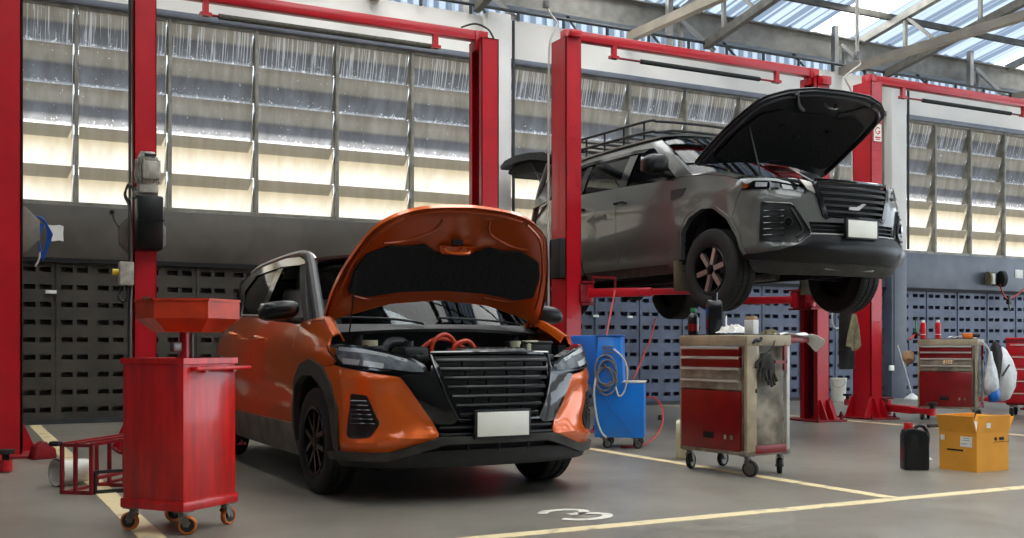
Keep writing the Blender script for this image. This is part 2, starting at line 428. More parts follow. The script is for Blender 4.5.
    def panel(self, outline, fn, g=.05, th=.012, d=0.0, rnd=0.0):
        """an outline in chart coordinates laid on the surface fn(u, v, d), returned edge th deep"""
        if rnd: outline = rounded(outline, rnd)
        b = bmesh.new()
        vs = [b.verts.new((u, v, 0)) for u, v in outline]
        b.faces.new(vs)
        b.normal_update()
        bmesh.ops.triangulate(b, faces=b.faces[:], ngon_method='EAR_CLIP')
        us = [p[0] for p in outline]; ws = [p[1] for p in outline]
        for ax, lo, hi in ((0, min(us), max(us)), (1, min(ws), max(ws))):
            k = math.floor(lo/g)+1
            while k*g < hi:
                co = [0, 0, 0]; co[ax] = k*g; no = [0, 0, 0]; no[ax] = 1
                bmesh.ops.bisect_plane(b, geom=b.verts[:]+b.edges[:]+b.faces[:], plane_co=co, plane_no=no, dist=1e-6)
                k += 1
        bmesh.ops.triangulate(b, faces=[f for f in b.faces if len(f.verts) > 4])
        vm = {}; back = {}
        for v in b.verts: vm[v] = self.bm.verts.new(fn(v.co.x, v.co.y, d))
        for f in b.faces:
            try: self.bm.faces.new([vm[v] for v in f.verts])
            except ValueError: pass
        if th:
            for e in b.edges:
                if e.is_boundary:
                    for v in e.verts:
                        if v not in back: back[v] = self.bm.verts.new(fn(v.co.x, v.co.y, d-th))
                    a, c = e.verts
                    self.bm.faces.new((vm[a], vm[c], back[c], back[a]))
        b.free(); return self
    def build(self, name, m, parent=None, ang=35, loc=None, weld=True):
        bm = self.bm
        if weld: bmesh.ops.remove_doubles(bm, verts=bm.verts, dist=1e-5)
        bmesh.ops.recalc_face_normals(bm, faces=bm.faces)
        me = bpy.data.meshes.new(name); bm.to_mesh(me); bm.free()
        me.polygons.foreach_set('use_smooth', [True]*len(me.polygons))
        me.set_sharp_from_angle(angle=math.radians(ang))
        me.materials.append(M[m] if isinstance(m, str) else m)
        o = bpy.data.objects.new(name, me); COL.objects.link(o)
        if parent: o.parent = parent
        if loc: o.location = loc
        return o

def smooth_curve3(pts, k=8):
    P = [pts[0]] + list(pts) + [pts[-1]]; out = []
    for i in range(1, len(P)-2):
        p0, p1, p2, p3 = P[i-1], P[i], P[i+1], P[i+2]
        for q in range(k):
            t = q/k
            out.append(tuple(.5*(2*p1[j]+(p2[j]-p0[j])*t+(2*p0[j]-5*p1[j]+4*p2[j]-p3[j])*t*t+(3*p1[j]-p0[j]-3*p2[j]+p3[j])*t**3) for j in range(3)))
    out.append(tuple(pts[-1])); return out

def rounded(poly, r, k=4):
    out = []; n = len(poly)
    for i in range(n):
        a, b, c = Vector(poly[i-1]), Vector(poly[i]), Vector(poly[(i+1) % n])
        ra = min(r, .45*(a-b).length); rc = min(r, .45*(c-b).length)
        p = b+(a-b).normalized()*ra; q = b+(c-b).normalized()*rc
        for j in range(k+1):
            t = j/k; w = p*(1-t)**2+b*2*t*(1-t)+q*t*t
            out.append((w.x, w.y))
    return out

def tag(o, label, cat, group=None):
    o['label'] = label; o['category'] = cat
    if group: o['group'] = group
    return o
def thing(name, label, cat, loc=(0, 0, 0), rz=0, group=None):
    o = bpy.data.objects.new(name, None); COL.objects.link(o); o.empty_display_size = .1
    o.location = loc; o.rotation_euler = (0, 0, rz)
    return tag(o, label, cat, group)
def struct(o, label=None):
    o['kind'] = 'structure'
    if label: o['label'] = label
    return o
def copy_tree(o, parent=None):
    c = o.copy(); COL.objects.link(c)
    if parent: c.parent = parent
    for ch in list(o.children): copy_tree(ch, c)
    return c
# ================================================================ THE ROOM
WY = 13.5                                   # inner face of the back wall
struct(MB().box((10, 3.2, -.05), (36, 20.6, .1)).build('floor', 'floor'))
struct(MB().box((10, -27, -.12), (60, 40, .1)).build('yard_ground', 'asphalt'), 'pale concrete yard outside the open front')
struct(MB().box((10, 30, -.12), (60, 33, .1)).build('rear_yard_ground', 'asphalt'), 'pale concrete yard behind the back wall')

# painted lines: one along the aisle, three between the bays, and the bay number
def floor_line(n, x0, x1, y0, y1, m='line'):
    struct(MB().box(((x0+x1)/2, (y0+y1)/2, .0015), (x1-x0, y1-y0, .003)).build('trim_%d' % n, m), 'cream painted line on the workshop floor')
floor_line(1, -6, 24, 4.52, 4.62)
floor_line(2, .79, .91, 4.622, 13.38)
floor_line(3, 4.96, 5.06, 4.622, 13.38)
floor_line(4, 9.60, 9.70, 4.622, 13.38)
# bay number 3, read from inside the bay
def numeral():
    mb = MB(); w = .058
    def stroke(pts):
        P = smooth_curve3(pts); L = []; R = []
        for i, p in enumerate(P):
            a, b = P[max(0, i-1)], P[min(len(P)-1, i+1)]
            d = Vector((b[0]-a[0], b[1]-a[1])).normalized(); nx, ny = -d.y, d.x
            L.append((p[0]+nx*w/2, p[1]+ny*w/2)); R.append((p[0]-nx*w/2, p[1]-ny*w/2))
        for i in range(len(P)-1):
            q = [mb.bm.verts.new((x, y, .003)) for x, y in (L[i], L[i+1], R[i+1], R[i])]
            mb.bm.faces.new(q)
    stroke([(-.15, .10, 0), (-.08, .165, 0), (.04, .165, 0), (.11, .10, 0), (.06, .03, 0), (-.03, .012, 0)])
    stroke([(.03, .022, 0), (.11, -.01, 0), (.15, -.085, 0), (.07, -.165, 0), (-.06, -.165, 0), (-.14, -.10, 0)])
    o = mb.build('trim_5', 'numeral'); o.location = (2.995, 4.965, 0)
    struct(o, 'pale numeral 3 painted on the floor'); return o
numeral()

# ---- back wall: vent blocks, painted band, window strip, white head wall
def vent_wall(X0, X1, m):
    """perforated block wall: pairs of real recesses, 9 courses"""
    mb = MB(); bm = mb.bm
    z0, z1 = .06, 1.90; rows = 9; ph = (z1-z0)/rows
    xs = [X0]; hole = [False]
    x = X0+.1
    while x < X1-.40:
        for a in (.04, .208):
            xs += [x+a, x+a+.125]; hole += [True, False]
        x += .40
    xs.append(X1)
    zs = [z0]; zh = [False]
    for r in range(rows):
        zs += [z0+ph*(r+.5)-.028, z0+ph*(r+.5)+.032]; zh += [True, False]
    zs.append(z1)
    F, D = WY+.0, WY+.10
    V = {}
    def v(i, j, d):
        if (i, j, d) not in V: V[i, j, d] = bm.verts.new((xs[i], D if d else F, zs[j]))
        return V[i, j, d]
    for i in range(len(xs)-1):
        for j in range(len(zs)-1):
            h = hole[i] and zh[j]
            q = [v(i, j, h), v(i+1, j, h), v(i+1, j+1, h), v(i, j+1, h)]
            bm.faces.new(q)
            if h:
                for (a, b) in (((i, j), (i+1, j)), ((i+1, j), (i+1, j+1)), ((i+1, j+1), (i, j+1)), ((i, j+1), (i, j))):
                    bm.faces.new((v(*a, 0), v(*b, 0), v(*b, 1), v(*a, 1)))
    # raised vertical ribs between blocks
    x = X0+.1
    while x < X1-.1:
        mb.box((x, WY-.008, (z0+z1)/2), (.03, .016, z1-z0)); x += .80
    return struct(mb.build('wall_back', m, weld=False), 'perforated block wall below the windows')
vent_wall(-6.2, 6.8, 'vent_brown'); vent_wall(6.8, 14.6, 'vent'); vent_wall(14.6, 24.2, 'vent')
struct(MB().box((9, WY+.2, 1.0), (30.4, .16, 2.0)).build('trim_6', 'black'), 'dark backing behind the vent blocks')
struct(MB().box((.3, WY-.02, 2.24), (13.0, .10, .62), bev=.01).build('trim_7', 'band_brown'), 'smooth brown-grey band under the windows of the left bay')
struct(MB().box((15.5, WY-.02, 2.24), (17.4, .10, .62), bev=.01).build('trim_12', 'band'), 'smooth blue-grey band under the windows of the right bays')
struct(MB().box((9, WY-.035, 1.905), (30.4, .06, .05)).build('trim_8', 'black'), 'dark seam under the band')
struct(MB().box((9, WY-.02, .03), (30.4, .06, .06)).build('baseboard_back', 'pipe_dark'))
struct(MB().box((9, WY+.09, 5.25), (30.4, .18, .62)).build('wall_head', 'whitewall'), 'white painted wall above the windows')
struct(MB().box((9, WY-.03, 4.955), (30.4, .09, .075), bev=.01).build('trim_9', 'headrail'), 'blue-grey rail along the window head')
# concrete columns
for cx in (-1.0, 6.8, 14.6, 22.4):
    cl_ = struct(MB().box((cx, WY-.02, 4.07), (.36, .34, 3.0), bev=.012).build('column', 'column'), 'column in the back wall, white above and blue-grey below')
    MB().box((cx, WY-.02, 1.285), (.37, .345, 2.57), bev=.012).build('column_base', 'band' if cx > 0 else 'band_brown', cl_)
for px_, nm in ((6.98, 10), (14.80, 11)):
    struct(MB().cyl((px_+.05, WY-.16, 2.6), (px_+.05, WY-.16, 5.5), .022).build('trim_%d' % nm, 'pipe_dark'), 'dark conduit beside a column')

ROW = .476
def window_bay(n, x0, x1, cols):
    w = (x1-x0)/cols
    fr = MB()
    fr.box(((x0+x1)/2, WY+.05, 2.575), (x1-x0, .12, .05)).box(((x0+x1)/2, WY+.05, 4.905), (x1-x0, .12, .05))
    win = struct(fr.build('window_%d' % n, 'mullion'))
    for i in range(cols+1):
        x = x0+i*w
        mb = MB().box((x, WY+.03, 3.74), (.038, .10, 2.36))
        for k in range(5):                          # blade end brackets
            zt = 4.93-ROW*k
            for sx in (-.026, .026):
                mb.prism([(0.0, zt-.10), (.165, zt-ROW+.02), (.0, zt-ROW+.02)], -.004, .004,
                     Matrix.Translation((x+sx, WY+.05, 0)) @ Matrix(((0, 0, 1, 0), (1, 0, 0, 0), (0, 1, 0, 0), (0, 0, 0, 1))))
        mb.build('mullion', 'mullion', win)
    for i in range(cols):
        for part, ks in (('upper_pane', (0, 1, 2)), ('lower_pane', (3, 4))):
            mb = MB()
            for k in ks:
                zt = 4.93-ROW*k
                a, b = x0+i*w+.032, x0+(i+1)*w-.032
                prof = [(.045, zt+.0), (.07, zt-.13), (.12, zt-.30), (.185, zt-ROW-.012)]
                for (y0, z0), (y1, z1) in zip(prof, prof[1:]):
                    q = [mb.bm.verts.new(p) for p in ((a, WY+y0, z0), (b, WY+y0, z0), (b, WY+y1, z1), (a, WY+y1, z1))]
                    mb.bm.faces.new(q)
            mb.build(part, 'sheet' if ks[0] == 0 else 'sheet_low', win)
    return win
window_bay(1, -.82, 6.62, 7)
window_bay(2, 6.98, 14.42, 7)
window_bay(3, 14.78, 22.22, 8)
window_bay(4, -6.2, -1.18, 5)
# opaque eave outside, over the window strip
struct(MB().box((9, WY+.865, 5.30), (32, 1.33, .06)).build('eave', 'roof_metal'), 'opaque eave outside above the windows')

# ---- clerestory, girder, trusses and roof
def roof_z(y): return 6.50+(14.1-y)*.19
GZ = 6.12
struct(MB().box((9, 14.05, GZ), (30.4, .10, .40)).box((9, 14.0, GZ+.2), (30.4, .2, .02)).box((9, 14.0, GZ-.2), (30.4, .2, .02)).build('girder', 'truss'), 'long galvanised steel gutter girder above the back wall')
gl = MB()
gl.grid(lambda u, v: (-6+30*u, 14.35+.02*math.sin(u*30*60), 5.3+1.3*v), 500, 1)
struct(gl.build('clerestory_sheet', 'roof_blue'), 'blue translucent cladding behind the girder')
rail = MB().cyl((-6, 13.42, 5.66), (24, 13.42, 5.66), .022)
for k in range(40): rail.box((-5.6+.75*k, 13.42, 5.60), (.035, .035, .14))
struct(rail.build('conduit', 'pipe_dark'), 'dark conduit on stubs along the wall top')
# diagonal lugs from the girder
for k in range(20):
    x = -5.2+1.5*k
    struct(MB().beam((x, 14.0, GZ-.2), (x+.0, 13.7, 5.62), .03, .03).build('hanger', 'pipe_dark'), 'short dark hanger under the girder')
for X in (2.6, 6.5, 10.5, 14.4, 18.3):
    mb = MB()
    y1, y0 = 13.9, 1.0
    def top(y): return roof_z(y)-.18
    def low(y): return 5.62+(13.5-y)*.185
    mb.beam((X, y1+.1, top(y1+.1)), (X, y0, top(y0)), .11, .12)
    tr_ = struct(mb.build('roof_truss', 'truss'), 'galvanised sloping roof truss')
    MB().beam((X, 13.45, low(13.45)), (X, y0, low(y0)), .10, .13).build('lower_chord', 'truss_dark', tr_)
    w = MB(); y = 13.0; k = 0
    while y > y0+1:
        w.beam((X, y, low(y)), (X, y, top(y)), .055, .055, up=(0, 1, 0))
        w.beam((X, y, top(y)), (X, y-.75, low(y-.75)), .05, .05)
        y -= 1.5; k += 1
    w.build('web', 'truss', tr_)
for X in (6.45, 10.0, 13.5, 16.9, 20.3):
    po = MB().beam((X, 13.72, 5.5), (X, 13.72, GZ+.3), .09, .09, up=(0, 1, 0)).beam((X+.22, 13.72, 5.5), (X+.22, 13.72, GZ), .06, .06, up=(0, 1, 0)).beam((X+.1, 13.68, GZ-.02), (X+.72, 13.5, 5.58), .06, .06)
    struct(po.build('girder_post', 'silver'), 'pale steel post and brace under the girder')
for X in (5.0, 9.1, 13.42, 17.7):
    struct(MB().beam((X, 13.5, 5.58), (X, 2, 5.56), .12, .13).build('tie_beam', 'truss_tan'), 'tan tie beam running out from the wall top')
for k in range(9):
    y = 13.3-1.35*k
    struct(MB().box((9, y, roof_z(y)-.07), (30.4, .07, .10)).build('purlin', 'truss_dark'), 'dark purlin under the roof sheets')
def corrugated(x0, x1, y0, y1):
    mb = MB(); n = int((x1-x0)/.05)
    mb.grid(lambda u, v: (x0+(x1-x0)*u, y0+(y1-y0)*v, roof_z(y0+(y1-y0)*v)+.05*max(-.55, min(.55, math.sin((x0+(x1-x0)*u)*2*PI/.30)))), n, 1)
    return mb
segs = [(-6.2, .8, 'roof_metal'), (.8, 1.8, 'roof_clear'), (1.8, 3.8, 'roof_metal'), (3.8, 6.4, 'roof_clear'), (6.4, 8.0, 'roof_blue'), (8.0, 9.6, 'roof_clear'), (9.6, 13.4, 'roof_blue'), (13.4, 14.3, 'roof_clear'), (14.3, 18.2, 'roof_blue'), (18.2, 19.6, 'roof_clear'), (19.6, 24, 'roof_blue')]  # clear strips over the left bay are added to brighten the white wall
for i, (a, b, m) in enumerate(segs):
    struct(corrugated(a, b, -6, 14.6).build('ceiling' if i == 0 else 'roof_sheet', m), 'corrugated roof sheeting seen from below')
# side walls out of the picture
struct(MB().box((-6.3, 3.5, 3.6), (.2, 20.2, 7.2)).build('wall_left', 'band'))
fw = MB().box((3.0, -6.1, 5.2), (18.4, .2, 10.4)).box((18, -6.1, 7.5), (12, .2, 5.8)).box((22.5, -6.1, 2.5), (3.4, .2, 5)).box((16.6, -6.1, 2.6), (.5, .3, 5.2))  # wall behind the camera, added to cut daylight and darken reflections on the cars
struct(fw.build('wall_front', 'front_paint'), 'unseen front wall with door openings, added to cut the light from the front')
struct(MB().box((24.2, 3.5, 6.2), (.2, 20.2, 2.0)).build('wall_right', 'whitewall'))
# ================================================================ TWO-POST LIFTS
LY = 9.65                                    # front face of the columns
def column_part(lift, x, open_dir, top, depth=.30, width=.19, front_gussets=True):
    """C-section column; open_dir +1/-1 = side the channel opens to. x = centre"""
    t = .012; mb = MB(); y0, y1 = LY, LY+depth
    xo = x-open_dir*width/2; xi = x+open_dir*width/2
    def plate(xa, xb, ya, yb):
        mb.box(((xa+xb)/2, (ya+yb)/2, top/2), (abs(xb-xa), abs(yb-ya), top))
    plate(xo, xo+open_dir*t, y0, y1)
    plate(xo, xi, y0, y0+t); plate(xo, xi, y1-t, y1)
    plate(xi-open_dir*t, xi, y0, y0+.065); plate(xi-open_dir*t, xi, y1-.065, y1)
    mb.box((x, (y0+y1)/2, top-.006), (width, depth, .012))
    for z in (.6, 1.2, 2.5, 2.62, 2.74, 3.1, 3.22, 3.34):          # bolt heads on the front
        for sx in (-.035, .035): mb.cyl((x+sx, y0-.006, z), (x+sx, y0, z), .008, n=8)
    col = mb.build('column', 'lift_red', lift)
    b = MB().box((x, (y0+y1)/2, .011), (.46, .62, .022), bev=.004)
    for sx in (-.19, .19):
        for sy in (-.26, .26): b.cyl((x+sx, (y0+y1)/2+sy, .02), (x+sx, (y0+y1)/2+sy, .075), .013, n=10).cyl((x+sx, (y0+y1)/2+sy, .02), (x+sx, (y0+y1)/2+sy, .042), .024, n=6)
    b.build('base_plate', 'lift_red_dark', col)
    for yy in (y0-.005, y1+.005) if front_gussets else (y1+.005,):
        MB().prism([(0, 0), (.13, 0), (.02, .26), (0, .26)], -.006, .006, Matrix.Translation((xo, yy, .02)) @ Matrix(((-open_dir, 0, 0, 0), (0, 0, 1, 0), (0, 1, 0, 0), (0, 0, 0, 1)))).build('gusset', 'lift_red', col)
    for sx in (-.06, .06) if front_gussets else ():
        MB().prism([(0, 0), (.14, 0), (.02, .24), (0, .24)], -.006, .006, Matrix.Translation((x+sx, y0, .02)) @ Matrix(((0, 0, 1, 0), (-1, 0, 0, 0), (0, 1, 0, 0), (0, 0, 0, 1)))).build('gusset', 'lift_red', col)
    s = MB().box((x+open_dir*.02, (y0+y1)/2, top*.5), (.03, .05, top-.1)).cyl((x+open_dir*.03, y0+.09, .1), (x+open_dir*.03, y0+.09, top-.1), .006, n=6).cyl((x+open_dir*.03, y1-.09, .1), (x+open_dir*.03, y1-.09, top-.1), .006, n=6)
    s.build('lifting_cylinder', 'plastic', col)
    return col

def arm(car, p, ang, L, z, r_pad=.06):
    """telescopic swing arm from pivot p at angle ang"""
    a = math.radians(ang); dx, dy = math.cos(a), math.sin(a)
    q = (p[0]+dx*L*.62, p[1]+dy*L*.62); e = (p[0]+dx*L, p[1]+dy*L)
    mb = MB().beam((p[0], p[1], z), (q[0], q[1], z), .10, .09, bev=.006).cyl((p[0], p[1], z-.09), (p[0], p[1], z+.09), .06, n=16)
    mb.beam((p[0]+dx*L*.5, p[1]+dy*L*.5, z), (e[0], e[1], z), .075, .065, bev=.004)
    mb.cyl((e[0], e[1], z-.04), (e[0], e[1], z+.04), .045, n=14)
    o = mb.build('swing_arm', 'lift_red', car)
    MB().cyl((e[0], e[1], z+.03), (e[0], e[1], z+.09), .025, n=12).cyl((e[0], e[1], z+.085), (e[0], e[1], z+.115), r_pad, n=20).build('lifting_pad', 'rubber', o)
    return o

def carriage(lift, x, open_dir, z, angs, lens):
    y = LY+.15
    mb = MB().box((x+open_dir*.03, y, z+.45), (.13, .19, .95), bev=.006)
    mb.box((x+open_dir*.13, y, z), (.12, .36, .20), bev=.008)
    mb.box((x+open_dir*.16, y, z+.115), (.16, .40, .02)).box((x+open_dir*.16, y, z-.115), (.16, .40, .02))
    c = mb.build('carriage', 'lift_red_dark', lift)
    for sy, a, L in zip((-1, 1), angs, lens):
        arm(c, (x+open_dir*.19, y+sy*.13), a, L, z)
    return c

def crossbeam(lift, x0, x1, z, yb=9.80):
    mb = MB()
    mb.box(((x0+x1)/2, yb, z), (x1-x0, .10, .10), bev=.006)
    for x, s in ((x0, 1), (x1, -1)):
        mb.box((x+s*.05, yb, z-.05), (.14, .12, .20), bev=.005)
        mb.cyl((x+s*.05, yb-.07, z), (x+s*.05, yb+.07, z), .035, n=16)
    return mb.build('crossbeam', 'lift_red', lift)

def safety_bar(lift, x0, x1, z, foam, zb, yb=9.78):
    zb = zb-.01
    mb = MB().cyl((x0, yb, z), (x1, yb, z), .012, n=10)
    o = mb.build('safety_bar', 'lift_red_dark', lift)
    L = x1-x0
    MB().cyl((x0+L*(.06 if foam == 'foam_old' else .16), yb, z), (x1-L*(.03 if foam == 'foam_old' else .12), yb, z), .026, n=14).build('foam_sleeve', foam, o)
    for x in (x0+.02, x1-.02):
        MB().box((x, yb, (z+zb)/2), (.05, .05, zb-z+.03)).box((x, yb, z), (.10, .07, .03)).build('bracket', 'lift_red', o)
    return o

def lift(label, xl, xr, top, group='red two-post lifts along the back wall', zc=.14, parts=('l', 'r'), arms_l=((-62, 62), (.95, .95)), arms_r=((242, 118), (.95, .95)), beam_z=None, foam='foam', bar=(.3, .3)):
    root = thing('two_post_lift', label, 'car lift', ((xl+xr)/2, LY+.15, 0), 0, group)
    ox, oy = (xl+xr)/2, LY+.15
    made = []
    if 'l' in parts:
        made += [column_part(root, xl, 1, top), carriage(root, xl, 1, zc, *arms_l)]
    if 'r' in parts:
        made += [column_part(root, xr, -1, top, front_gussets='l' in parts), carriage(root, xr, -1, zc, *arms_r)]
    if beam_z:
        made.append(crossbeam(root, xl-.02, xr-.0, beam_z))
        made.append(safety_bar(root, xl+bar[0], xr-bar[1], beam_z-.17, foam, beam_z-.04))
    # children were modelled in world space; bring them into the root's frame
    for o in made: o.location = (-ox, -oy, 0)
    return root, (ox, oy)

def add_to(root, off, o):
    o.parent = root; o.location = (-off[0], -off[1], 0); return o

lift_left, of = lift('red lift column at the left edge of the picture', -2.72, .42, 4.45, parts=('r',), zc=.05, arms_r=((276, 100), (1.15, .8)))
MB().box((.525, LY+.16, 2.2), (.012, .10, 4.3)).build('cable_cover', 'plastic', lift_left, loc=(-of[0], -of[1], 0))
MB().prism([(-.09, 0), (.11, 0), (.10, .08), (.015, .145), (-.06, .10)], -.07, .07, Matrix.Translation((.645, 9.42, .0)) @ Matrix(((.9, 0, -.3, 0), (.3, 0, .9, 0), (0, 1, 0, 0), (0, 0, 0, 1))), bev=.012).build('foot_guard', 'lift_red_dark', lift_left, loc=(-of[0], -of[1], 0))

lift_a, ofa = lift('red lift straddling the orange car, motor and black tank on its left column', 1.486, 4.823, 4.02, beam_z=4.06, foam='foam_old', bar=(.52, .53))
# power pack on the left column
pp = add_to(lift_a, ofa, MB().cyl((1.49, LY-.10, 2.28), (1.49, LY-.10, 2.52), .088, n=24).cyl((1.49, LY-.10, 2.52), (1.49, LY-.10, 2.57), .085, .06, n=24).box((1.50, LY-.215, 2.40), (.14, .07, .15), bev=.01)
            .box((1.49, LY-.10, 2.25), (.16, .16, .07), bev=.008).build('motor', 'motor'))
fins = MB()
for k in range(12):
    a = PI+PI*k/11
    fins.box((1.49+.10*math.cos(a), LY-.10+.10*math.sin(a), 2.40), (.014, .006, .2), rz=a)
fins.build('cooling_fin', 'motor', pp)
MB().box((1.50, LY-.10, 2.535), (.09, .20, .02)).build('rating_plate', 'plastic', pp)
vb = MB().box((1.47, LY-.09, 2.20), (.20, .13, .05), bev=.006)
for sx in (-.09, -.05, .03, .08): vb.cyl((1.47+sx, LY-.14, 2.17), (1.47+sx, LY-.14, 2.26), .014, n=10)
vb.tube([(1.38, LY-.12, 2.22), (1.33, LY-.16, 2.28), (1.31, LY-.10, 2.20), (1.35, LY-.05, 2.14)], .010)
vb.build('valve_block', 'steel', pp)
add_to(lift_a, ofa, MB().box((1.50, LY-.11, 1.96), (.215, .18, .46), bev=.018).box((1.50, LY-.205, 1.98), (.22, .012, .016)).build('oil_tank', 'slat'))
cb = add_to(lift_a, ofa, MB().box((1.325, LY-.03, 1.53), (.115, .12, .20), bev=.008).build('control_box', 'motor'))
MB().cyl((1.265, LY-.03, 1.54), (1.215, LY-.03, 1.54), .028, n=16).build('stop_button', 'yellow', cb)
MB().tube([(1.33, LY-.03, 1.43), (1.34, LY-.03, 1.34), (1.31, LY-.03, 1.29), (1.27, LY-.02, 1.33), (1.30, LY+.02, 1.42)], .012).build('cable', 'plastic', cb)
add_to(lift_a, ofa, MB().box((1.375, LY+.12, 2.1), (.012, .07, 4.0)).build('cable_cover', 'plastic'))
add_to(lift_a, ofa, MB().tube([(1.36, LY-.02, 2.30), (1.31, LY-.05, 2.2), (1.36, LY-.04, 2.05), (1.37, LY-.02, 1.6)], .009).tube([(1.37, LY-.03, 1.43), (1.365, LY-.02, 1.0), (1.37, LY-.02, .1)], .009).build('wiring', 'hose_grey'))
add_to(lift_a, ofa, MB().tube([(4.55, 9.76, 4.12), (4.70, 9.74, 4.17), (4.84, 9.72, 4.12), (4.90, 9.70, 4.0)], .010).build('wiring', 'plastic'))

lift_b, ofb = lift('red lift raising the grey off-roader on its arms', 5.80, 9.31, 4.16, beam_z=4.22, zc=1.47, arms_l=((-52, 52), (1.15, 1.2)), arms_r=((232, 128), (1.15, 1.2)), bar=(.57, .60))
add_to(lift_b, ofb, MB().box((5.672, LY+.10, 1.83), (.07, .20, .42), bev=.012).build('door_guard', 'rubber'))
add_to(lift_b, ofb, MB().box((5.80, 9.62, 4.19), (.14, .07, .07), bev=.006).build('top_bracket', 'lift_red'))
add_to(lift_b, ofb, MB().box((9.31, 9.62, 4.10), (.14, .07, .1), bev=.006).build('top_bracket', 'lift_red'))
lk = MB().box((6.02, LY-.03, 1.56), (.02, .02, .16)).box((6.16, LY-.03, 1.64), (.30, .02, .02)).box((6.30, LY-.03, 1.58), (.02, .02, .12))
add_to(lift_b, ofb, lk.build('arm_lock', 'lift_red_dark'))

lift_c, ofc = lift('red lift with a white sign near its top, right of the grey off-roader', 10.19, 13.72, 4.20, beam_z=4.26, zc=.14, arms_l=((-107, 62), (1.0, .95)), bar=(.58, .58))
sg_ = add_to(lift_c, ofc, MB().box((10.20, LY-.006, 3.56), (.125, .010, .215)).build('sign', 'white'))
ring = MB()
def arc(mb, cx, cz, r, a0, a1, y, wd=.014):
    n = 20; 
    for k in range(n):
        t0, t1 = a0+(a1-a0)*k/n, a0+(a1-a0)*(k+1)/n
        q = [mb.bm.verts.new((cx+rr*math.cos(t), y, cz+rr*math.sin(t))) for rr, t in ((r, t0), (r, t1), (r-wd, t1), (r-wd, t0))]
        mb.bm.faces.new(q)
arc(ring, 10.20, 3.585, .046, math.radians(35), math.radians(330), LY-.0125)
ring.box((10.222, LY-.0125, 3.575), (.04, .001, .014)).box((10.20, LY-.0125, 3.50), (.09, .001, .018)).box((10.20, LY-.0125, 3.475), (.07, .001, .010))
ring.build('emblem', 'redcap', sg_)
# ================================================================ CARS
def seg_bump(p, q, w, a):
    (x0, y0), (x1, y1) = p, q
    L2 = (x1-x0)**2+(y1-y0)**2
    def f(s, z):
        t = max(0, min(1, ((s-x0)*(x1-x0)+(z-y0)*(y1-y0))/L2))
        d2 = (s-x0-t*(x1-x0))**2+(z-y0-t*(y1-y0))**2
        return a*math.exp(-d2/(w*w))
    return f
KX.extra += [seg_bump((.95, .345), (.42, .40), .035, .022), seg_bump((.62, .62), (.46, .47), .07, -.022),
             seg_bump((.98, .735), (.64, .715), .028, .012), seg_bump((.95, .62), (.93, .42), .03, .010), seg_bump((.85, .55), (.82, .45), .06, -.02),
             seg_bump((2.0, .66), (3.6, .70), .05, .012), seg_bump((1.15, .86), (1.9, .88), .05, .012), seg_bump((2.0, .50), (3.4, .52), .08, -.02)]
TR.extra += [seg_bump((1.2, .56), (.62, .54), .04, .012), seg_bump((1.05, 1.02), (.62, .99), .05, .012), seg_bump((.99, .95), (1.0, .6), .03, .010),
             seg_bump((2.3, .60), (4.2, .62), .06, -.018), seg_bump((1.3, 1.10), (4.2, 1.16), .05, .010)]

